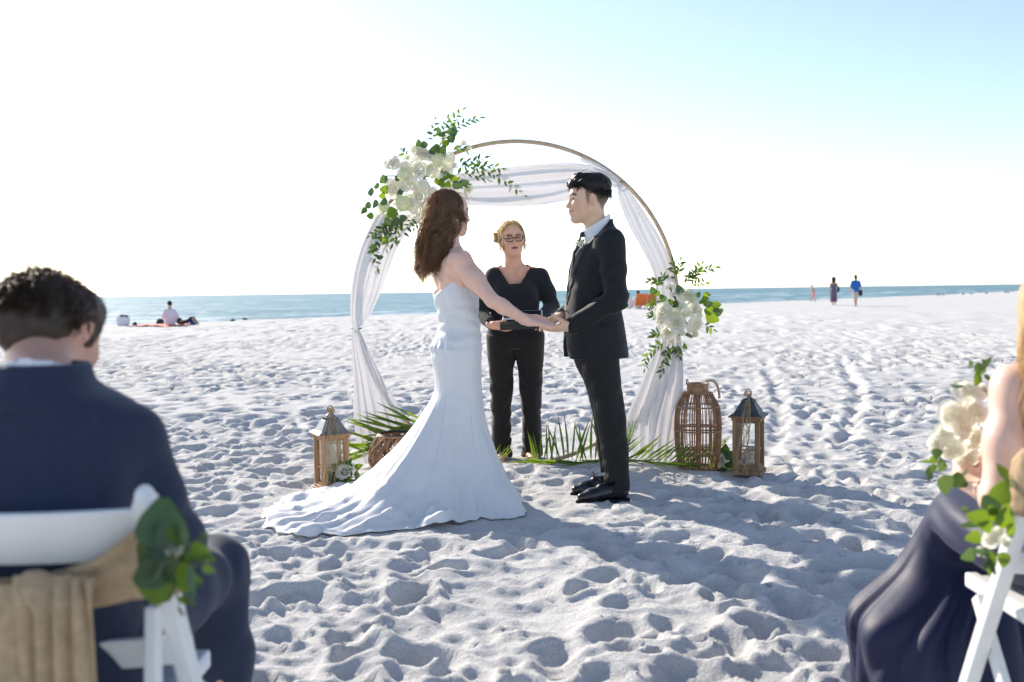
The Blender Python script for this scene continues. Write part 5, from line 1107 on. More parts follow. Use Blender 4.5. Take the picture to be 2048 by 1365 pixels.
def lantern(pos, rz, label, wd, bh, wood, zinc, seed, candle=False, tail=(-0.3, -0.9, 0.0), mid=0.62):
    r = np.random.default_rng(seed); root = empty('lantern', pos, rz); tag(root, label, 'lantern', 'wooden lanterns standing in the sand')
    h = wd/2; p = 0.021; B = lambda: MB()
    o = B().box((0, 0, 0.014), (wd+0.012, wd+0.012, 0.028)).box((0, 0, 0.036), (wd-0.006, wd-0.006, 0.018)).build('base', wood, root); soft(o)
    for sx in (-1, 1):
        for sy in (-1, 1): soft(B().box((sx*(h-p/2-0.004), sy*(h-p/2-0.004), 0.045+bh/2), (p, p, bh)).build('post', wood, root), 0.002)
    zt = 0.045+bh
    soft(B().box((0, 0, zt+0.009), (wd+0.004, wd+0.004, 0.018)).box((0, 0, zt+0.023), (wd+0.034, wd+0.034, 0.010)).build('top_board', wood, root))
    for k in range(4):
        q = rz3(k*math.pi/2); w2 = wd-2*p-0.008; y0 = -(h-0.018)
        fr = B()
        for sx in (-1, 1): fr.box(q @ np.array((sx*(w2/2-0.005), y0, 0.045+bh/2)), (0.010, 0.012, bh), q)
        fr.box(q @ np.array((0, y0, 0.052)), (w2-0.020, 0.012, 0.014), q).box(q @ np.array((0, y0, zt-0.007)), (w2-0.020, 0.012, 0.014), q).box(q @ np.array((0, y0, 0.045+bh*(1-mid))), (w2-0.020, 0.008, 0.008), q)
        fo = fr.build('side_frame', wood, root)
        B().box(q @ np.array((0, y0+0.004, 0.045+bh/2)), (w2-0.020, 0.003, bh-0.028), q).build('pane', M_glass, fo)
    # hipped metal roof with a flared eave
    prof = [(0.5*wd+0.016, 0.0), (0.44*wd, 0.014), (0.36*wd, 0.040), (0.28*wd, 0.066), (0.235*wd, 0.078)]; b = B()
    for i in range(len(prof)-1):
        (a0, z0), (a1, z1) = prof[i], prof[i+1]; c0 = [(-a0, -a0), (a0, -a0), (a0, a0), (-a0, a0)]; c1 = [(-a1, -a1), (a1, -a1), (a1, a1), (-a1, a1)]
        b.add([(x, y, zt+0.029+z0) for x, y in c0]+[(x, y, zt+0.029+z1) for x, y in c1], [[j, (j+1) % 4, 4+(j+1) % 4, 4+j] for j in range(4)])
    rf = b.build('roof', zinc, root); a1 = prof[-1][0]; zr = zt+0.029+0.078
    soft(B().box((0, 0, zr+0.008), (2*a1-0.012, 2*a1-0.012, 0.016)).build('roof_collar', zinc, rf), 0.002)
    b = B()
    for k in range(4):
        q = rz3(k*math.pi/2)
        for x in np.linspace(-a1*0.75, a1*0.75, 4): b.box(q @ np.array((x, -a1+0.004, zr+0.006)), (0.008, 0.004, 0.013), q)
    b.build('vent_fret', M_zinc, rf)
    b = B().lathe([(a1*0.85, 0), (a1*0.6, 0.010), (0.012, 0.018), (0.008, 0.03)], 16, (0, 0, zr+0.016)); b.build('roof_cap', zinc, rf, True)
    a = np.linspace(0, 2*np.pi, 20); b = B().tube(np.stack([0.016*np.cos(a), 0*a, zr+0.062+0.016*np.sin(a)], 1), 0.003, 6, False); b.build('ring', M_zinc, rf, True)
    # raffia bow tied to the ring, tails over the front
    b = B(); Q_ = rz3(-rz); ev = h+0.022
    for i in range(15):
        t = np.linspace(0, 1, 26); rr = r.normal(size=4); lnf = (1.0 if i % 3 == 0 else r.uniform(0.35, 0.85)); sx = tail[2]+0.035*rr[0]
        q = []
        for tt in t*lnf:
            if tt < 0.22: u = tt/0.22; q.append((sx*u*0.8, -ev*u, zr+0.05-(zr+0.05-zt-0.036)*u))
            elif tt < 0.78: u = (tt-0.22)/0.56; q.append((sx*(0.8+0.2*u)+tail[0]*0.05*u*u, -ev-0.006-0.012*math.sin(u*3)+tail[1]*0.02*u, (zt+0.036)*(1-u)+0.012*u))
            else: u = (tt-0.78)/0.22; q.append((sx+tail[0]*(0.05+0.13*u), -ev-0.006+tail[1]*(0.02+0.08*u), 0.012+0.012*abs(rr[1])*math.sin(u*3.1)))
        q = np.array(q); wv = np.sin(t*(9+4*rr[2])+rr[3]*3)*0.007+np.sin(t*(21+5*rr[1]))*0.004; q[:, 0] += wv*np.minimum(1, t*4); q[:, 1] -= np.abs(wv)*0.8*np.minimum(1, t*4)
        b.tube(q, 0.0015, 4, False, 0.6)
    for i in range(7): a = np.linspace(0, 2*np.pi, 10); c = np.array([0, -0.010, zr+0.052]); b.tube(c+np.stack([0.022*np.cos(a)*r.uniform(.6, 1.2), 0.010*np.sin(a), 0.014*np.sin(a*1+i)], 1), 0.0018, 4, False)
    b.build('raffia_bow', M_raffia, root, True)
    return root
pL = GP(664, 978); pR = GP(1497, 952)
lantern((pL.x, pL.y, gz(pL.x, pL.y)-0.006), R(27), 'light brown wooden lantern with grey metal roof beside the gown train', 0.172, 0.275, M_wood2, M_zinc2, 3, tail=(-0.8, -0.5, -0.03))
lantern((pR.x, pR.y, gz(pR.x, pR.y)-0.006), R(-24), 'dark brown wooden lantern holding pale shells beside the cage lantern', 0.172, 0.285, M_wood, M_zinc, 6, tail=(-0.7, -0.6, 0.0))
c0 = empty('pillar_candle', (pL.x, pL.y, gz(pL.x, pL.y)+0.04)); tag(c0, 'cream pillar candle inside the light brown lantern', 'candle')
MB().lathe([(0.036, 0), (0.038, 0.004), (0.038, 0.235), (0.034, 0.242), (0.012, 0.238)], 24).build('wax', M_candle, c0, True); MB().tube([(0, 0, 0.236), (0.002, 0, 0.25), (0.004, 0, 0.256)], 0.0012, 5).build('wick', M_dark, c0, True)
def shell(pos, s, seed, label):
    r = np.random.default_rng(seed); b = MB(); t = np.linspace(0, 4.6*np.pi, 60); g = np.exp(0.13*(t-t[-1]))
    P = np.stack([0.045*g*np.cos(t), 0.045*g*np.sin(t), 0.10*(1-g)], 1)*s; b.tube(P, 0.036*g*s*(1+0.16*(np.sin(t*4) > 0.5)), 10); b.ell((0.05*s, 0.0, -0.02*s), (0.035*s, 0.03*s, 0.06*s), 10, 7)
    o = b.build('seashell', M_shell, None, True); o.location = pos; o.rotation_euler = tuple(r.uniform(0, 6.28, 3)); tag(o, label, 'seashell', 'shells in the dark brown lantern'); return o
zb = gz(pR.x, pR.y)+0.045
shell((pR.x-0.035, pR.y-0.025, zb+0.035), 0.62, 1, 'spiral pale shell at the door side inside the dark brown lantern')
shell((pR.x+0.040, pR.y+0.01, zb+0.035), 0.60, 4, 'spiral pale shell against the far post inside the dark brown lantern')
shell((pR.x+0.0, pR.y+0.0, zb+0.095), 0.55, 9, 'pale shell on top of the others inside the dark brown lantern')
def cage(pos):
    root = empty('cage_lantern', pos); tag(root, 'tall brown rattan cage lantern with arched handle standing in sand', 'lantern')
    prof = np.array([(0.118, 0.0), (0.132, 0.06), (0.142, 0.14), (0.146, 0.25), (0.144, 0.35), (0.135, 0.41), (0.115, 0.455), (0.090, 0.482), (0.070, 0.495)])
    zz = np.linspace(0, 0.495, 22); rr = np.interp(zz, prof[:, 1], prof[:, 0]); rr = np.convolve(np.pad(rr, 2, 'edge'), np.ones(5)/5, 'valid')
    rb = MB(); rb.tube(np.stack([rr, 0*zz, zz], 1), 0.0032, 5); me = rb.build('rib', M_rattan, root, True); r = np.random.default_rng(2)
    for i in range(54): o = me if i == 0 else link(bpy.data.objects.new('rib', me.data), root); o.rotation_euler = (r.normal()*0.006, r.normal()*0.006, 2*math.pi*i/54+r.normal()*0.02)
    sl = MB(); G = np.stack([np.stack([rr*0.985, np.full_like(zz, s*0.010), zz], 1) for s in (-1, 1)], 1); G2 = G.copy(); G2[:, :, 0] -= 0.006; sl.grid(G); sl.grid(G2[:, ::-1]); sl.grid(np.stack([G[:, 0], G2[:, 0]], 1)[:, ::-1]); sl.grid(np.stack([G[:, 1], G2[:, 1]], 1)); sm = sl.build('slat', M_rattan, root, False)
    for i in range(6): o = sm if i == 0 else link(bpy.data.objects.new('slat', sm.data), root); o.rotation_euler = (0, 0, 2*math.pi*(i+0.35)/6)
    a = np.linspace(0, 2*np.pi, 41)
    for z, dr in ((0.012, 0.002), (0.105, 0.0), (0.118, 0.006), (0.255, 0.003), (0.268, -0.006), (0.405, 0.004), (0.49, 0.004)):
        q = np.interp(z, zz, rr)+dr; MB().tube(np.stack([q*np.cos(a), q*np.sin(a), np.full(41, z)], 1), 0.0052 if z > 0.02 else 0.007, 6, False).build('hoop', M_rattan, root, True)
    MB().lathe([(0.076, 0.490), (0.076, 0.498), (0.068, 0.500), (0.068, 0.540), (0.073, 0.543), (0.073, 0.552), (0.060, 0.552), (0.060, 0.50)], 28).build('collar', M_rattan, root, True)
    MB().lathe([(0.118, 0.002), (0.118, 0.008)], 24).build('floor', M_rattan, root, True)
    t = np.linspace(0, 1, 24); hx = 0.080+0.055*np.sin(t*math.pi*0.9)*1.0; hz = 0.555+0.008*np.sin(t*3)-0.10*t**2.2
    MB().tube(np.stack([0.055+0.085*np.sin(t*1.5), 0.01+0*t, 0.562+0.012*np.sin(t*3.2)-0.11*t**2.5], 1), 0.0085, 8).build('handle', M_hoop, root, True)
    MB().tube([(-0.070, 0, 0.548), (-0.072, 0, 0.575), (-0.064, 0, 0.578), (-0.060, 0, 0.560)], 0.004, 6).build('handle_peg', M_rattan, root, True)
    return root
pc = GP(1396, 938); cage((pc.x, pc.y, gz(pc.x, pc.y)-0.012))
def basket(pos):
    root = empty('wicker_basket', pos); tag(root, 'round openwork wicker basket half hidden behind the white gown', 'basket')
    r = np.random.default_rng(8); b = MB(); t = np.linspace(0, 1, 30)
    for i in range(120):
        a0 = r.uniform(0, 6.28); tw = r.uniform(0.5, 1.6)*r.choice((-1, 1)); z = 0.01+0.25*t; rad = 0.110+0.060*np.sin(np.clip((z+0.02)/0.29, 0, 1)*math.pi)+0.004*r.normal(); aa = a0+tw*t
        b.tube(np.stack([rad*np.cos(aa), rad*np.sin(aa), z], 1), 0.0042, 5, True, 0.6)
    w_ = b.build('weave', M_rattan, root, True); w_['kind'] = 'stuff'
    a = np.linspace(0, 2*np.pi, 41)
    for z, q, rd in ((0.258, 0.118, 0.008), (0.266, 0.112, 0.007), (0.006, 0.115, 0.008), (0.13, 0.171, 0.005)): MB().tube(np.stack([q*np.cos(a), q*np.sin(a), np.full(41, z)], 1), rd, 7, False).build('rim', M_rattan if z != 0.266 else M_dark, root, True)
pb = GP(795, 957); basket((pb.x, pb.y, gz(pb.x, pb.y)-0.006))
def posy(px, py, label, seed, fl, eu, S=0.0, z0=0.02):
    g0 = GP(px, py); dep = g0.y; Zp = lambda x, y: (px+x, py+y)
    return arrangement((px, py), dep, label, fl, eu, [([(0, -10), (a, b_), (a*1.9, b_*1.7)], 6) for a, b_ in S], Zp, seed, 0.07, name='flower_posy')
posy(684, 978, 'small posy of white roses and eucalyptus leaning on the light brown lantern', 4, [(5, -34, 27, 'r'), (19, -44, 14, 'b'), (-6, -20, 13, 'b')],
     [(-12, -32, 18), (-20, -20, 18), (-6, -10, 28), (10, -8, 24), (30, -26, 20), (24, -10, 20), (0, -46, 20), (-12, -44, 16), (14, -50, 16), (32, -44, 15), (-26, -30, 14), (0, -22, 22), (-14, -14, 18), (4, -34, 18)], ((8, -30), (20, -26), (-12, -26)))
posy(1446, 936, 'small posy of white roses and dark leaves between the cage and dark brown lanterns', 6, [(-4, -14, 24, 'r'), (2, -4, 16, 'b'), (6, -30, 10, 'b')],
     [(-18, -20, 20), (14, -24, 22), (-10, -34, 20), (4, -36, 18), (-20, -6, 18), (14, -6, 20), (0, 8, 16), (22, -14, 16), (-4, 6, 18), (10, 4, 16)], ((-4, -24), (2, -28)))
# ------------------------------------------------------------------ folding chairs and seated guests
M_resin = mat('white_resin', (0.80, 0.80, 0.80), 0.42, 0.45, bump=0.05, bscale=30)
M_burlap = thin_mat('burlap', (0.56, 0.41, 0.26), (0.56, 0.41, 0.26), 0.22, 0.9, var=0.18, vscale=60, spec=0.1)
M_navy = mat('navy_wool', (0.025, 0.034, 0.066), 0.8, 0.2, sheen=0.12, var=0.08, vscale=60, bump=0.06, bscale=420, bdist=0.0012)
M_navysatin = mat('navy_satin', (0.014, 0.017, 0.055), 0.55, 0.25, sheen=0.06, bump=0.15, bscale=40, bdist=0.004)
M_greyhair = thin_mat('dark_grey_hair', (0.065, 0.050, 0.040), (0.45, 0.31, 0.20), 0.34, 0.45, spec=0.4, var=0.4, vscale=40)
def chair(c, rz, label):
    root = empty('folding_chair', (c[0], c[1], 0.0), rz); tag(root, label, 'chair', 'white folding chairs of the guests'); W = 0.215
    for sx in (-1, 1):
        soft(MB().bar((sx*W, -0.225, 0.85), (sx*W, 0.225, -0.03), 0.032, 0.034, (0, 1, 0.5)).build('post', M_resin, root), 0.006, 3)
        soft(MB().bar((sx*(W-0.026), 0.10, 0.44), (sx*(W-0.026), -0.27, -0.03), 0.020, 0.036, (0, 1, 0.5)).build('rear_leg', M_resin, root), 0.005, 3)
        soft(MB().bar((sx*(W-0.024), -0.135, 0.66), (sx*(W-0.024), -0.165, 0.40), 0.022, 0.030, (0, 1, 0)).build('back_stile', M_resin, root), 0.005, 3)
        soft(MB().bar((sx*(W-0.055), -0.19, 0.45), (sx*(W-0.055), 0.20, 0.45), 0.030, 0.035).build('seat_rail', M_resin, root), 0.006, 3)
        b = MB(); b.ell((sx*W, -0.223, 0.848), (0.0158, 0.0165, 0.022), 14, 9); b.build('post_cap', M_resin, root, True)
    x = np.linspace(-W+0.008, W-0.008, 15); bow = -0.030*(1-(x/W)**2)
    def panel(z0, z1, y0, t):
        sl = -(0.5); b = MB(); G = np.zeros((15, 4, 3))
        for k, (z, dy) in enumerate(((z0, 0), (z1, 0), (z1, t), (z0, t))): G[:, k] = np.stack([x, y0+bow+dy+(z-z0)*-0.5, np.full(15, z)], 1)
        b.grid(G, True); b.add(G[0], [[0, 1, 2, 3]]); b.add(G[-1], [[3, 2, 1, 0]]); return b
    soft(panel(0.745, 0.832, -0.175, 0.020).build('back_rail', M_resin, root), 0.005, 3)
    soft(panel(0.545, 0.600, -0.085, 0.018).build('lower_rail', M_resin, root), 0.005, 3)
    soft(MB().box((0, 0.0, 0.452), (2*W-0.075, 0.38, 0.022)).build('seat', M_resin, root), 0.008, 3)
    soft(MB().bar((-W+0.03, 0.19, 0.12), (W-0.03, 0.19, 0.12), 0.02, 0.02).build('stretcher', M_resin, root), 0.004)
    soft(MB().bar((-W+0.05, -0.19, 0.10), (W-0.05, -0.19, 0.10), 0.02, 0.02).build('stretcher', M_resin, root), 0.004)
    return root
CL = (-0.764, 1.69); CR = (1.245, 2.14)
chair(CL, 0, 'white folding chair with burlap sash under the guest in navy suit')
chair(CR, 0, 'white folding chair with burlap sash under the guest in navy gown')
def cloth_strip(name, A, B, parent, m, n=16, pl=3, amp=0.006, seed=1, sub=6, push=(0, -1, 0)):
    """cloth between two 3-D polylines A and B, wrinkled along the strip"""
    A, B = np.array(A, float), np.array(B, float); k = len(A); t = np.linspace(0, k-1, (k-1)*sub+1)
    I = lambda P: np.stack([np.interp(t, np.arange(k), P[:, j]) for j in range(3)], 1)
    A, B = I(A), I(B); kr = np.array([1, 2, 1])/4.
    for _ in range(3): A, B = [np.stack([np.convolve(np.pad(P[:, j], 1, 'reflect', reflect_type='odd'), kr, 'valid') for j in range(3)], 1) for P in (A, B)]
    u = np.linspace(0, 1, n+1)[None, :, None]; G = A[:, None]*(1-u)+B[:, None]*u; uu, tt = np.meshgrid(u.ravel(), t, indexing='xy')
    G = G+(amp*np.sin(uu*pl*6.283+2*vnoise(tt*0.5, uu*3, seed=seed)*2)*(0.6+0.6*vnoise(tt*0.7, uu*2, seed=seed+2)))[..., None]*np.array(push, float)
    b = MB(); b.grid(G); o = b.build(name, m, parent, True); s_ = o.modifiers.new('thickness', 'SOLIDIFY'); s_.thickness = 0.003; return o
def sash(c, label, side, kx=0.0):
    root = empty('burlap_sash', (c[0], c[1], 0)); tag(root, label, 'sash', 'burlap sashes on the chair backs'); s = side; W = 0.24
    # band round the back of the chair, flaring up over the post on the aisle side
    xs = (-W, -0.10, 0.06, 0.15, 0.20, 0.236); tops = (0.735, 0.735, 0.735, 0.765, 0.80, 0.835); bots = (0.665, 0.67, 0.675, 0.685, 0.690, 0.690); ys = (-0.22, -0.250, -0.252, -0.245, -0.235, -0.225)
    cloth_strip('band', [(s*x, y, z) for x, y, z in zip(xs, ys, tops)], [(s*x, y+0.03, z) for x, y, z in zip(xs, ys, bots)], root, M_burlap, 14, 2, 0.010, 3)
    cloth_strip('wrap', [(s*0.236, -0.225, 0.835), (s*0.246, -0.205, 0.83), (s*0.245, -0.165, 0.80)], [(s*0.236, -0.195, 0.69), (s*0.248, -0.165, 0.69), (s*0.245, -0.12, 0.68)], root, M_burlap, 10, 1, 0.004, 4)
    cloth_strip('tail', [(s*(-0.060+kx), -0.262, 0.748), (s*(-0.056+kx), -0.285, 0.72), (s*(-0.052+kx), -0.285, 0.55), (s*(-0.050+kx), -0.28, 0.40)], [(s*(0.052+kx), -0.262, 0.745), (s*(0.062+kx), -0.285, 0.71), (s*(0.058+kx), -0.285, 0.55), (s*(0.048+kx), -0.28, 0.40)], root, M_burlap, 26, 4, 0.012, 6)
    cloth_strip('tail', [(s*(-0.135+kx), -0.262, 0.735), (s*(-0.140+kx), -0.278, 0.70), (s*(-0.140+kx), -0.278, 0.55), (s*(-0.13+kx), -0.275, 0.42)], [(s*(-0.055+kx), -0.262, 0.735), (s*(-0.045+kx), -0.278, 0.70), (s*(-0.055+kx), -0.278, 0.55), (s*(-0.045+kx), -0.275, 0.42)], root, M_burlap, 20, 3, 0.012, 9)
    S = SDF(); S.ell((s*(-0.03+kx), -0.262, 0.715), (0.05, 0.022, 0.035), 0.01); S.noise(folds(0.008, 120, (1, 0, 0.3), None, None, 4)); V, F = S.auto(0.006); mesh_np('knot', V, F, M_burlap, root)
    return root
sash(CL, 'burlap sash knotted round the chair back of the navy suited guest', 1, 0.10)
sash(CR, 'burlap sash tied round the chair back of the navy gowned guest', -1)
Zid = lambda x, y: (x, y)
arrangement((318, 1105), 1.43, 'eucalyptus sprig with small white rose tied to the chair of the suited guest', [(348, 1100, 30, 'b'), (335, 1118, 20, 'b')],
 [(322, 1052, 92), (302, 1108, 100), (345, 1066, 66), (326, 1085, 70), (310, 1170, 80), (300, 1150, 62), (338, 1142, 70), (318, 1125, 70)], [([(345, 1110), (370, 1095), (395, 1080)], 5), ([(345, 1115), (375, 1125), (405, 1135)], 6), ([(345, 1125), (362, 1155), (375, 1190)], 5), ([(335, 1140), (350, 1180), (360, 1215)], 4)], Zid, 41, 0.03, name='chair_posy')
Z4 = lambda x, y: (1680+x/2.935, 900+y/2.935); Z6 = lambda x, y: (1860+x/4.548, 700+y/4.548)
arrangement((1990, 1070), 1.97, 'white roses and eucalyptus tied to the chair of the navy gowned guest', [(890, 515, 95, 'r'), (970, 545, 70, 'b'), (835, 600, 62, 'b'), (1060, 205, 75, 'b'), (930, 480, 60, 'b')],
 [(940, 265, 135), (880, 330, 110), (818, 395, 110), (965, 400, 130), (900, 380, 90), (790, 512, 84), (758, 615, 84), (960, 640, 80), (1000, 470, 90), (860, 450, 80)], [([(880, 430), (800, 400), (760, 370)], 4), ([(900, 560), (870, 620), (860, 660)], 4), ([(990, 260), (1000, 200), (985, 150)], 4)], Z4, 43, 0.05, name='chair_posy')
arrangement((1925, 880), 2.40, 'bridesmaid bouquet of big white roses held up by the navy gowned guest', [(340, 375, 215, 'r'), (200, 590, 195, 'r'), (390, 565, 215, 'r'), (65, 835, 140, 'r'), (205, 890, 215, 'r'), (390, 800, 190, 'r'), (490, 370, 140, 'r'), (330, 965, 190, 'r'), (135, 740, 130, 'r'), (300, 720, 160, 'r')],
 [(370, 130, 56), (470, 205, 100), (440, 160, 70), (245, 330, 115), (62, 940, 90), (30, 1000, 76), (112, 1060, 95), (140, 1215, 165), (255, 1190, 135), (30, 1075, 76), (330, 1095, 110), (520, 250, 70)], [([(120, 930), (60, 1000), (20, 1090)], 5), ([(430, 260), (450, 180), (480, 120)], 4)], Z6, 45, 0.10, cat='bouquet', name='bouquet')

def guest_man():
    g = Person((-0.80, 1.70, 0), 0.0, 'person in navy suit seated with head bowed on folding chair, seen from behind'); L = g.L
    hc = L(PX(106, 668, 1.86)); hr = rz3(R(-14)) @ rx3(R(-30)) @ ry3(R(-4)); hs = 0.93
    S = SDF(); T = add_head(S, hc, hr, hs, neck=False)
    nb = np.array([0.0, 0.0, 0.985]); S.cone(T((0, -0.025, -0.05)), nb, 0.054, 0.052, 0.03); S.cone(nb, (0, -0.05, 0.8), 0.055, 0.11, 0.03)
    S.loft([(0.48, 0, -0.03, .14, .09), (0.7, 0, -0.05, .14, .09), (0.90, 0, -0.02, .12, .07)], 0.03)
    elR, wrR, elL, wrL = np.array([0.182, 0.08, 0.705]), np.array([0.06, 0.30, 0.64]), np.array([-0.182, 0.08, 0.705]), np.array([-0.06, 0.30, 0.64])
    for el, wr, sx in ((elR, wrR, 1), (elL, wrL, -1)): S.chain([(sx*0.13, 0, 0.88), el, wr], [0.035, 0.033, 0.025], 0.02); S.chain([(sx*0.09, -0.02, 0.54), (sx*0.132, 0.46, 0.535), (sx*0.162, 0.45, 0.10)], [0.06, 0.045, 0.035], 0.03)
    hand(S, wrR, frame((-0.3, 0.8, -0.2), (0.4, 0.1, 0.9)), -1, 0.5, 1.0, 0.02); hand(S, wrL, frame((0.3, 0.8, -0.2), (-0.4, 0.1, 0.9)), 1, 0.5, 1.0, 0.02)
    V, F = S.auto(0.012, 0.006, [(hc[0]-.11, hc[0]+.11)], [(hc[1]-.13, hc[1]+.15), (0.28, 0.45)], [(0.56, 0.7), (0.95, 1.3)])
    C, Q = face_colors(V, hc, hr, hs, (0.62, 0.35, 0.26), (0.4, 0.2, 0.2)); mesh_np('body', relax(V, F, 1), F, M_skin, g.o, cols=C)
    S = SDF(); E = lambda p, r, k=0.02: S.ell(T(p), np.array(r)*hs, k, '+', hr)
    E((0, -0.024, 0.034), (0.084, 0.100, 0.076)); E((0, -0.062, -0.015), (0.073, 0.056, 0.066), 0.03); E((0.0, 0.03, 0.07), (0.07, 0.06, 0.045), 0.03)
    for sx in (-1, 1): E((sx*0.072, 0.012, 0.02), (0.014, 0.03, 0.05), 0.02)
    S.noise(lambda x, y, z: -0.005*fbm((x-hc[0])*45, (y-hc[1])*45, (z-hc[2])*25, 3, 5)); V, F = S.auto(0.006); hair = mesh_np('hair', V, F, M_greyhair, g.o)
    r = np.random.default_rng(6); P = []; t = np.linspace(0, 1, 6)
    for i in range(2600):
        d = r.normal(size=3); d[1] -= 0.3; d /= np.linalg.norm(d)
        if d[2] < -0.45 or (d[1] > 0.3 and d[2] < 0.3): continue
        p = np.array([0, -0.03, 0.03])+d*np.array([0.083, 0.100, 0.080])*r.uniform(0.93, 1.02); dr = d*0.7+np.array([0.3*r.normal(), -0.4+0.3*r.normal(), -0.35+0.35*r.normal()])
        if d[2] > 0.5: dr = d*0.9+np.array([0.5*r.normal(), 0.5*r.normal(), 0.1])
        P.append(hc+((p+np.outer(t, dr*r.uniform(0.012, 0.024))+np.outer(t*t, [0, 0, -0.012]))*hs) @ hr.T)
    strands('hair_strand', np.array(P), np.full(len(P), 0.0011), M_greyhair, hair)
    S = SDF(); S.cone((0, -0.014, 0.965), (0, -0.003, 1.065), 0.065, 0.063, 0.01); S.cone((0, -0.014, 0.96), (0, 0.0, 1.10), 0.056, 0.056, 0.004, '-'); S.func(lambda x, y, z: (z-(1.058-0.45*np.clip(y+0.08, 0, 1)-0.0*x)), (-.2, -.2, .9), (.2, .2, 1.2), 0.004, '&'); V, F = S.auto(0.006); g.part('shirt_collar', (V, F), M_shirt)
    S = SDF(); S.loft([(0.46, 0, -0.04, .185, .135), (0.60, 0, -0.06, .170, .130), (0.72, 0, -0.07, .168, .128), (0.84, 0, -0.05, .174, .120), (0.915, 0, -0.03, .182, .108), (0.952, 0, -0.024, .170, .100), (0.982, 0, -0.018, .122, .092), (1.002, 0, -0.014, .084, .083), (1.034, 0, -0.008, .070, .074)], 0.02, p=2.3)
    for el, wr, sx in ((elR, wrR, 1), (elL, wrL, -1)): S.chain([(sx*0.146, -0.012, 0.904), (sx*0.160, 0.025, 0.80), el], [0.060, 0.058, 0.055], 0.022); S.cone(el, wr, 0.058, 0.042, 0.02)
    S.cone((0, -0.012, 0.98), (0, 0.0, 1.12), 0.063, 0.064, 0.004, '-')
    S.noise(folds(0.014, 42, (0.7, 0.1, 0.7), (0.17, 0.0, 0.74), 0.12, 3)); S.noise(folds(0.010, 35, (0.3, 0, 0.9), (0.05, -0.18, 0.62), 0.16, 5)); S.noise(lambda x, y, z: 0.004*np.exp(-(((x-0.136)/0.008)**2))*(y < 0.04)*(z < 0.95)*(z > 0.74)+0.003*np.exp(-((x/0.005)**2))*(y < -0.08))
    S.noise(lambda x, y, z: -0.005*sstep(0.968, 0.974, z+0.25*(y+0.1))*(np.abs(x) < 0.14))
    V, F = S.auto(0.0085); jk = g.part('jacket', (V, F), M_navy)
    S = SDF(); S.loft([(0.968, 0, -0.022, .112, .104), (0.985, 0, -0.018, .098, .094), (1.006, 0, -0.012, .080, .082), (1.038, 0, -0.006, .072, .075)], 0.006); S.cone((0, -0.012, 0.95), (0, 0.0, 1.12), 0.064, 0.0645, 0.004, '-')
    S.func(lambda x, y, z: np.maximum(y-0.02, z-(1.036-0.30*np.clip(y+0.05, 0, 1)))+0*x, (-.2, -.2, .9), (.2, .2, 1.1), 0.004, '&'); S.noise(folds(0.002, 60, (0.2, 0.1, 0.9), None, None, 5)); V, F = S.auto(0.006); g.part('collar', (V, F), M_navy, jk)
    S = SDF()
    for sx in (-1, 1): S.chain([(sx*0.09, -0.03, 0.545), (sx*0.11, 0.25, 0.555), (sx*0.135, 0.475, 0.545)], [0.10, 0.084, 0.068], 0.03); S.chain([(sx*0.135, 0.475, 0.545), (sx*0.15, 0.48, 0.33), (sx*0.165, 0.45, 0.05)], [0.068, 0.062, 0.062], 0.03)
    S.noise(folds(0.014, 48, (0.2, 0.8, -0.5), (0.13, 0.42, 0.5), 0.15, 3)); S.noise(folds(0.010, 40, (0.1, 0.3, 0.9), (0.18, 0.45, 0.25), 0.15, 8)); V, F = S.auto(0.009); g.part('trousers', (V, F), M_navy)
    for sx in (-1, 1): S = SDF(); S.chain([(sx*0.167, 0.41, 0.045), (sx*0.17, 0.50, 0.05), (sx*0.175, 0.64, 0.03)], [0.038, 0.038, 0.026], 0.02); V, F = S.auto(0.008); g.part('shoe', (V, F), M_leather)
guest_man()
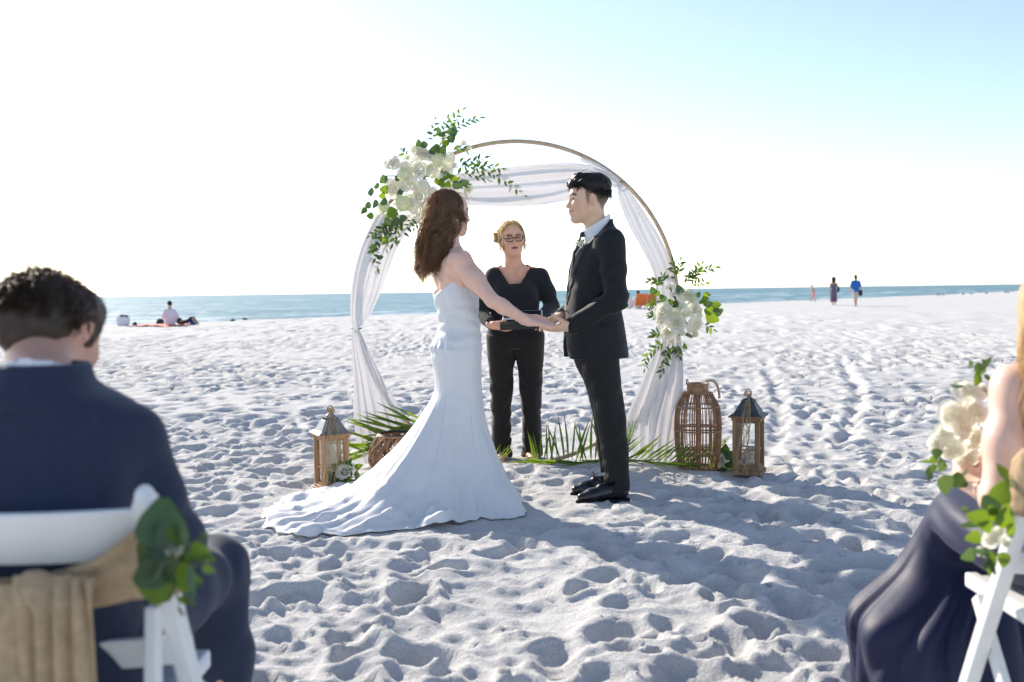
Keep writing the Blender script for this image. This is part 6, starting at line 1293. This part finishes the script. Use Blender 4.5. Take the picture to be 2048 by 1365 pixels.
def guest_woman():
    g = Person((1.245, 2.10, 0), R(10), 'person in strapless navy gown seated on folding chair holding a bouquet'); L = g.L
    hc = L((1.181, 2.13, 1.095)); hr = rz3(R(-22)); hs = 0.96
    sh = L(PX(2034, 778, 2.13)); el = L(PX(2000, 1000, 2.06)); wr = L(PX(1975, 985, 2.30)); shR = sh*np.array([-1, 1, 1])+np.array([-0.03, 0, 0]); elR = el*np.array([-1, 1, 1]); wrR = wr+np.array([0.10, 0.02, 0])
    S = SDF(); T = add_head(S, hc, hr, hs, fem=True); S.cone((0, 0.02, 0.93), T((0, -0.02, -0.06)), 0.048, 0.045, 0.04)
    S.loft([(0.48, 0, 0, .13, .10), (0.62, 0, 0, .12, .09), (0.78, 0, 0.01, .135, .09), (0.88, 0, 0.01, .145, .08), (0.935, 0, 0.015, .12, .055), (0.965, 0, 0.02, .06, .045)], 0.04)
    for a, b_, c in ((sh, el, wr), (shR, elR, wrR)): S.ell(a, (0.05,)*3, 0.05); S.chain([a, a*.5+b_*.5, b_], [0.046, 0.046, 0.038], 0.03); S.chain([b_, c], [0.038, 0.025], 0.02)
    hand(S, wr, frame((-0.2, 0.7, 0.3), (-0.9, 0, 0.2)), 1, 0.7, 0.92, 0.0, wr=0.023); hand(S, wrR, frame((-0.3, 0.7, 0.3), (0.9, 0, 0.2)), -1, 0.7, 0.92, 0.0, wr=0.023)
    for sx in (-1, 1): S.chain([L((1.235+sx*0.06, 2.12, 0.56)), L((1.205+sx*0.04, 2.555, 0.54)), L((1.18+sx*0.04, 2.66, 0.07))], [0.045, 0.034, 0.026], 0.02)
    V, F = S.auto(0.012, 0.007, [(-.3, .0)], [(-.1, .3)], [(0.62, 1.05)]); C, Q = face_colors(V, hc, hr, hs, SKIN_B, (0.5, 0.2, 0.2)); mesh_np('body', relax(V, F, 2), F, M_skin, g.o, cols=C)
    # gown: bodice and a skirt falling over the knees to the sand
    spine = [((1.245, 2.10, 0.85), .150, .105, 0), ((1.245, 2.09, 0.75), .140, .10, 0), ((1.245, 2.08, 0.66), .135, .105, .05), ((1.245, 2.11, 0.585), .175, .125, .5), ((1.235, 2.25, 0.555), .185, .105, 1.25), ((1.215, 2.42, 0.555), .172, .092, 1.45), ((1.205, 2.545, 0.555), .140, .088, 1.3), ((1.205, 2.62, 0.48), .122, .10, .6), ((1.195, 2.63, 0.38), .165, .14, .12), ((1.150, 2.62, 0.27), .250, .20, 0), ((1.15, 2.60, 0.15), .235, .22, 0), ((1.15, 2.58, 0.01), .235, .23, 0)]
    k = len(spine); t = np.linspace(0, k-1, 120); A = np.array([(*p[0], *p[1:]) for p in spine]); A = np.stack([np.interp(t, np.arange(k), A[:, j]) for j in range(6)], 1); kr = np.hanning(13); kr /= kr.sum()
    A = np.stack([np.convolve(np.pad(A[:, j], 6, 'edge'), kr, 'valid') for j in range(6)], 1); a = np.linspace(0, 2*np.pi, 140, endpoint=False); G = np.zeros((120, 140, 3))
    for i, (x, y, z, rx, ry, bend) in enumerate(A):
        low = sstep(0.50, 0.25, z)*(i > 50); sit = sstep(0.3, 1.2, bend)
        f = 1+low*(0.10*np.abs(np.sin(a*4.5+1.5*vnoise(a*1.3, z*2, seed=3)*2))+0.07*np.abs(np.sin(a*8+2*vnoise(a*2, z*3, seed=7)*2))-0.08)+sit*0.03*np.sin(a*7+y*14)
        u = np.stack([np.cos(a)*rx*f, np.sin(a)*ry*f], 1); cb, sb = math.cos(bend), math.sin(bend)
        q = np.stack([u[:, 0], u[:, 1]*cb, -u[:, 1]*sb*-1], 1); ca, sa = math.cos(R(10)), math.sin(R(10)); q = np.stack([q[:, 0]*ca-q[:, 1]*sa, q[:, 0]*sa+q[:, 1]*ca, q[:, 2]], 1)
        G[i] = np.array([x, y, z])+q
    G[..., 2] = np.maximum(G[..., 2], 0.006); b = MB(); b.grid(L(G.reshape(-1, 3)).reshape(G.shape), True); go = b.build('gown', M_navysatin, g.o, True); s_ = go.modifiers.new('thickness', 'SOLIDIFY'); s_.thickness = 0.004
    S = SDF(); E = lambda p, r, k=0.02: S.ell(T(p), np.array(r)*hs, k, '+', hr); E((0, -0.03, 0.04), (0.084, 0.10, 0.088)); E((0, -0.06, -0.05), (0.082, 0.07, 0.11), 0.04); E((0.0, -0.09, -0.17), (0.075, 0.045, 0.12), 0.05); E((-0.055, 0.0, -0.06), (0.035, 0.065, 0.12), 0.04); S.noise(lambda x, y, z: -0.005*fbm(x*70, y*70, z*8, 3, 5)); V, F = S.auto(0.008); hair = mesh_np('hair', V, F, M_blondhair, g.o)
    r = np.random.default_rng(9); P = []; t = np.linspace(0, 1, 24)
    for i in range(1100):
        an = r.uniform(-2.3, 1.5); ln = r.uniform(0.30, 0.56); wv = r.uniform(0, 6.28)
        e = np.clip(1.5-t*7.0, 0, 1.5); hh = np.clip(t-0.214, 0, 1)*ln; u_ = np.clip((t-0.214)/0.786, 0, 1); p = np.stack([np.sin(an)*0.082*np.cos(e)-0.025*u_*r.uniform(0, 1.4)+0.014*u_*np.sin(t*7+wv), -0.03-np.cos(an)*0.098*np.cos(e)-0.045*u_+0.014*u_*np.sin(t*8+wv), 0.035+0.085*np.sin(e)-hh], 1); P.append(hc+(p*hs) @ hr.T)
    strands('hair_strand', np.array(P), np.full(len(P), 0.0013), M_blondhair, hair)
guest_woman()
# ------------------------------------------------------------------ people and things far down the beach
M_fskin = mat('far_skin', (0.55, 0.33, 0.23), 0.6, 0.3)
def fm(nm, c): return mat(nm, c, 0.85, 0.2)
M_fhair = fm('far_dark_hair', (0.03, 0.022, 0.018)); M_fblue = fm('blue_shirt', (0.03, 0.13, 0.45)); M_fbeige = fm('beige_shorts', (0.55, 0.47, 0.40)); M_fpink = fm('pale_pink_shirt', (0.66, 0.60, 0.68)); M_fplum = fm('plum_dress', (0.16, 0.11, 0.17)); M_fdark = fm('dark_cloth', (0.04, 0.045, 0.06)); M_fcoral = fm('coral_cotton', (0.80, 0.30, 0.24)); M_fwhite = fm('white_cloth', (0.74, 0.72, 0.74)); M_forange = fm('orange_canvas', (0.75, 0.20, 0.05)); M_fgull = fm('gull_white', (0.78, 0.77, 0.75)); M_fgrey = fm('gull_grey', (0.30, 0.31, 0.33)); M_fnavy = fm('navy_cloth', (0.03, 0.05, 0.10))
def ground_at(px, d):
    x = (px-1024)/FPX*d; return np.array([x, d, gz(x, d)])
def walker(px, d, h, rz, label, top, bottom, skirt=False, bag=None, shirtless=False, stride=0.16, bend=0.0, puff=0.0):
    g = Person(ground_at(px, d), rz, label); k = h/1.75; n = lambda *p: np.array(p)*k
    S = SDF(); hd = n(0, 0.03+bend*0.25, 1.63-bend*0.12); S.ell(hd, n(.075, .095, .115), 0.02); S.cone(hd-n(0, 0.01, 0.06), n(0, bend*0.18, 1.42), .05*k, .06*k, .03)
    S.loft([(z*k, 0, bend*0.2*k*(z-.9)/.5, rx*k, ry*k) for z, rx, ry in ((.88, .15, .10), (1.05, .135, .10), (1.28, .165, .11), (1.40, .15, .09), (1.46, .07, .06))], .03)
    st = {1: stride, -1: -stride}
    for sx in (-1, 1):
        S.chain([n(sx*.09, 0, .92), n(sx*.09, st[sx]*.6+.02, .50), n(sx*.09, st[sx], .08)], [.085*k, .058*k, .042*k], .03); S.chain([n(sx*.09, st[sx]-.03, .04), n(sx*.09, st[sx]+.14, .03)], [.04*k, .03*k], .02)
        S.chain([n(sx*.18, bend*.15, 1.38), n(sx*.24, -st[sx]*.4+.0, 1.10), n(sx*.25, -st[sx]*.8+.08, .86)], [.05*k, .042*k, .03*k], .03); S.cone(n(sx*.25, -st[sx]*.8+.08, .86), n(sx*.25, -st[sx]*.9+.11, .77), .03*k, .02*k, .02)
    V, F = S.auto(.018*k); g.part('body', (V, F), M_fskin)
    S = SDF(); S.ell(hd+n(0, -.015, .03), n(.085+puff, .105+puff, .105+puff), .02); S.ell(hd+n(0, -.05, -.06-puff), n(.075+puff, .06+puff*.5, .10+puff), .03)
    S.func(lambda x, y, z: y-hd[1]-.055*k+0*x, hd-.4, hd+.4, .01, '&'); V, F = S.auto(.016*k); g.part('hair', (V, F), M_fhair)
    if top is not None:
        S = SDF(); S.loft([(z*k, 0, bend*.2*k*(z-.9)/.5, rx*k, ry*k) for z, rx, ry in ((.80, .205, .15), (1.05, .19, .145), (1.28, .205, .145), (1.40, .185, .115), (1.455, .10, .08))], .03)
        for sx in (-1, 1): S.cone(n(sx*.185, bend*.15, 1.375), n(sx*.245, -st[sx]*.3, 1.12), .072*k, .07*k, .04)
        S.noise(folds(.01, 30, (.3, .2, .9), None, None, 4)); V, F = S.auto(.018*k); g.part('shirt', (V, F), top)
    if bottom is not None:
        S = SDF()
        if skirt: S.loft([(.22*k, 0, 0, .20*k, .20*k), (.5*k, 0, 0, .19*k, .17*k), (.88*k, 0, 0, .185*k, .14*k), (1.05*k, 0, 0, .145*k, .11*k), (1.28*k, 0, 0, .175*k, .125*k), (1.36*k, 0, 0, .15*k, .10*k)], .03); S.noise(lambda x, y, z: .016*np.sin(np.arctan2(y, x)*11)*sstep(.9, .4, z))
        else:
            for sx in (-1, 1): S.chain([n(sx*.085, 0, .90), n(sx*.09, st[sx]*.5, .52)], [.115*k, .092*k], .03)
            S.loft([(.82*k, 0, 0, .17*k, .12*k), (.98*k, 0, 0, .165*k, .12*k)], .03)
        V, F = S.auto(.018*k); g.part('dress' if skirt else 'shorts', (V, F), bottom)
    if bag is not None:
        sx, bm = bag; S = SDF(); S.box(n(sx*.27, -.02, .74 if not skirt else 1.0), n(.07, .13, .16), .02, rd=.05*k); V, F = S.auto(.018*k); c = n(sx*.27, -.02, .74 if not skirt else 1.0); o = mesh_np('bag', V, F, bm, None); o.location = g.o.location; o.rotation_euler = g.o.rotation_euler
        tag(o, 'dark bag carried by the walker in '+('plum dress' if skirt else 'blue shirt'), 'bag')
        b = MB(); b.tube([c+n(0, -.09, .14), c+n(-sx*.03, 0, .30 if skirt else .22), c+n(0, .09, .14)], .012*k, 6); b.build('strap', bm, o, True)
    return g
walker(1712, 57, 1.80, R(5), 'person in loose blue shirt and beige shorts walking away over the sand', M_fblue, M_fbeige, bag=(1, M_fdark))
walker(1668, 60, 1.66, R(-8), 'person in long plum dress walking beside the one in blue', None, M_fplum, True, bag=(1, M_fnavy), puff=.05, stride=.1)
walker(1627, 78, 1.35, R(60), 'small person in pale swimwear stepping along the water edge', None, M_fcoral, stride=.22, bend=.5)
def sitter(px, d, label, top, bottom, rz=0.0, recline=0.0, s=1.0):
    g = Person(ground_at(px, d), rz, label); k = s; n = lambda x, y, z: np.array([x, y-recline*z*0.9, z*(1-0.38*recline)])*k
    S = SDF(); hd = n(0, .02, .80); S.ell(hd, np.array((.075, .095, .115))*k, .02); S.cone(hd, n(0, -.02, .58), .05*k, .06*k, .03); S.chain([n(0, 0, .12), n(0, -.01, .35), n(0, 0, .52)], [.13*k, .13*k, .12*k], .04, sq=(1.2, .8, 1))
    for sx in (-1, 1): S.chain([n(sx*.09, .05, .11), np.array([sx*.12, .42, .36])*k, np.array([sx*.12, .68, .04])*k], [.085*k, .06*k, .04*k], .03); S.chain([n(sx*.17, 0, .55), n(sx*.24, .02, .28), np.array([sx*.16, .28, .32])*k], [.05*k, .04*k, .03*k], .03)
    V, F = S.auto(.018*k); g.part('body', (V, F), M_fskin)
    S = SDF(); S.ell(hd+np.array((0, -.02, .03))*k, np.array((.085, .10, .10))*k, .02); S.func(lambda x, y, z: y-hd[1]-.05*k+0*x, hd-.4, hd+.4, .01, '&'); V, F = S.auto(.016*k); g.part('hair', (V, F), M_fhair)
    S = SDF(); S.chain([n(0, 0, .12), n(0, -.01, .35), n(0, 0, .53)], [.16*k, .155*k, .13*k], .04, sq=(1.25, .85, 1))
    for sx in (-1, 1): S.cone(n(sx*.175, 0, .54), n(sx*.25, .02, .30), .07*k, .065*k, .04)
    S.noise(folds(.012, 28, (.2, .2, .9), None, None, 4)); V, F = S.auto(.018*k); g.part('shirt', (V, F), top)
    S = SDF()
    for sx in (-1, 1): S.chain([n(sx*.09, .03, .12), np.array([sx*.12, .40, .36])*k], [.105*k, .085*k], .03)
    V, F = S.auto(.018*k); g.part('shorts', (V, F), bottom); return g
sitter(341, 37.5, 'person in pale pink shirt sitting on a coral towel by the water, back turned', M_fpink, M_fwhite)
sitter(371, 37.9, 'person in dark clothes reclining beside the pink-shirted sitter', M_fdark, M_fnavy, R(-95), 1.0, 0.72)
def towel(px, d, w_, l_, rz, label, m):
    p = ground_at(px, d); nx_, ny_ = 22, 16; b = MB(); X, Y = np.meshgrid(np.linspace(-w_/2, w_/2, nx_), np.linspace(-l_/2, l_/2, ny_), indexing='ij'); c, s = math.cos(rz), math.sin(rz); G = np.zeros((nx_, ny_, 3)); G[..., 0] = X*c-Y*s; G[..., 1] = X*s+Y*c
    for i in range(nx_):
        for j in range(ny_): G[i, j, 2] = max(gz(p[0]+G[i, j, 0], p[1]+G[i, j, 1])-p[2], -0.05)+0.035+0.02*math.sin(i*1.3+j*.7)
    b.grid(G); o = b.build('beach_towel', m, None, True); o.location = p; s_ = o.modifiers.new('thickness', 'SOLIDIFY'); s_.thickness = 0.012; tag(o, label, 'towel'); return o
towel(325, 37.2, 1.9, 1.3, 0.1, 'coral red beach towel spread under the pink-shirted sitter', M_fcoral)
def bag(px, d, s, label, m, m2, nm='beach_bag'):
    p = ground_at(px, d); root = empty(nm, p); tag(root, label, 'bag')
    S = SDF(); S.loft([(0, 0, 0, .24*s, .16*s), (.2*s, 0, 0, .30*s, .18*s), (.38*s, 0, 0, .27*s, .13*s)], .02, p=2.6); S.noise(folds(.014*s, 18/s, (.8, .2, .5), None, None, 3)); V, F = S.auto(.022*s); mesh_np('sack', V, F, m, root)
    S = SDF(); S.ell((.02, 0, .39*s), (.2*s, .11*s, .09*s), .02); S.noise(folds(.012*s, 22/s, (.5, .2, .9), None, None, 6)); V, F = S.auto(.02*s); mesh_np('contents', V, F, m2, root)
    b = MB(); t = np.linspace(0, math.pi, 12); b.tube(np.stack([.16*s*np.cos(t), np.full(12, -.15*s), .34*s+.16*s*np.sin(t)], 1), .014*s, 6); b.build('handle', m, root, True)
bag(247, 37.3, .85, 'white beach bag with dark clothing on top beside the towel', M_fwhite, M_fdark)
bag(270, 37.4, .28, 'tiny dark pouch on sand between white bag and towel', M_fdark, M_fnavy, 'pouch')
bag(321, 38.2, .5, 'dark bag just behind the coral towel', M_fdark, M_fnavy)
bag(387, 37.9, .42, 'blue bundle at the feet of the reclining person', M_fblue, M_fnavy, 'bundle')
bag(466, 43.5, .38, 'dark bundle on the beach crest, nearer the sitters', M_fdark, M_fdark, 'bundle'); bag(490, 44, .45, 'dark bundle on the beach crest, nearer the hoop', M_fdark, M_fnavy, 'bundle')
def beach_chair(px, d, rz, label):
    root = empty('beach_chair', ground_at(px, d), rz); root.scale = (0.85,)*3; tag(root, label, 'chair'); W = .40
    for sx in (-1, 1):
        MB().tube([(sx*W, -.45, .98), (sx*W, -.12, .26), (sx*W, .36, .02)], .018, 6).build('frame', M_fwhite, root, True); MB().tube([(sx*W, .40, .34), (sx*W, -.1, .26), (sx*W, -.46, .02)], .018, 6).build('frame', M_fwhite, root, True)
        MB().bar((sx*(W+.02), -.25, .52), (sx*(W+.02), .28, .50), .06, .03).build('armrest', M_fwhite, root)
    t = np.linspace(0, 1, 8); x = np.linspace(-W, W, 9); G = np.zeros((9, 8, 3)); H_ = np.zeros((9, 8, 3))
    for i, xx in enumerate(x):
        sg = -.06*(1-(xx/W)**2); G[i] = np.stack([np.full(8, xx), -.47+.36*t+sg, 1.02-.76*t], 1); H_[i] = np.stack([np.full(8, xx), -.11+.50*t, .26+.08*t+sg], 1)
    for nm, q in (('back_sling', G), ('seat_sling', H_)): b = MB(); b.grid(q); o = b.build(nm, M_forange, root, True); s_ = o.modifiers.new('thickness', 'SOLIDIFY'); s_.thickness = .02
beach_chair(1281, 58, R(10), 'orange canvas beach chair behind the suited person, seen from the back'); beach_chair(1302, 59, R(-6), 'orange canvas beach chair partly hidden by the side flower cluster')
sitter(1258, 58, 'person in pale top sitting on sand beside the orange beach chairs', M_fwhite, M_fnavy, R(20)); 
sitter(1277, 58.6, 'person in white lounging in the nearer orange beach chair', M_fwhite, M_fbeige, R(10), s=1.15)
def gull():
    root = empty('gull'); S = SDF(); S.ell((0, 0, .17), (.065, .17, .075), .02, rot=rx3(R(12))); S.cone((0, .10, .21), (0, .15, .29), .04, .032, .03); S.ell((0, .165, .305), (.038, .05, .04), .02); S.cone((0, -.14, .15), (0, -.27, .14), .035, .012, .02); V, F = S.auto(.011); mesh_np('body', V, F, M_fgull, root)
    for sx in (-1, 1): S = SDF(); S.ell((sx*.062, -.04, .185), (.014, .17, .052), .01, rot=rx3(R(8))); V, F = S.auto(.01); mesh_np('wing', V, F, M_fgrey, root); MB().tube([(sx*.025, 0, .11), (sx*.028, .01, .0), (sx*.03, .05, .002)], .007, 5).build('leg', M_forange, root, True)
    b = MB(); b.tube([(0, .20, .305), (0, .25, .295)], [.012, .004], 6); b.build('beak', M_forange, root, True); return root
g0 = gull()
for i, (px, d, a) in enumerate(((1875, 98, 80), (1888, 100, -60), (1925, 106, 95), (1944, 108, -80), (1972, 112, 70), (2017, 120, -95), (2010, 121, 60))):
    o = g0 if i == 0 else copy_tree(g0); o.location = ground_at(px, d); o.rotation_euler = (0, 0, R(a)); o.scale = (1.15,)*3; tag(o, 'white gull standing on the sand near the far waterline', 'gull', 'gulls along the waterline')
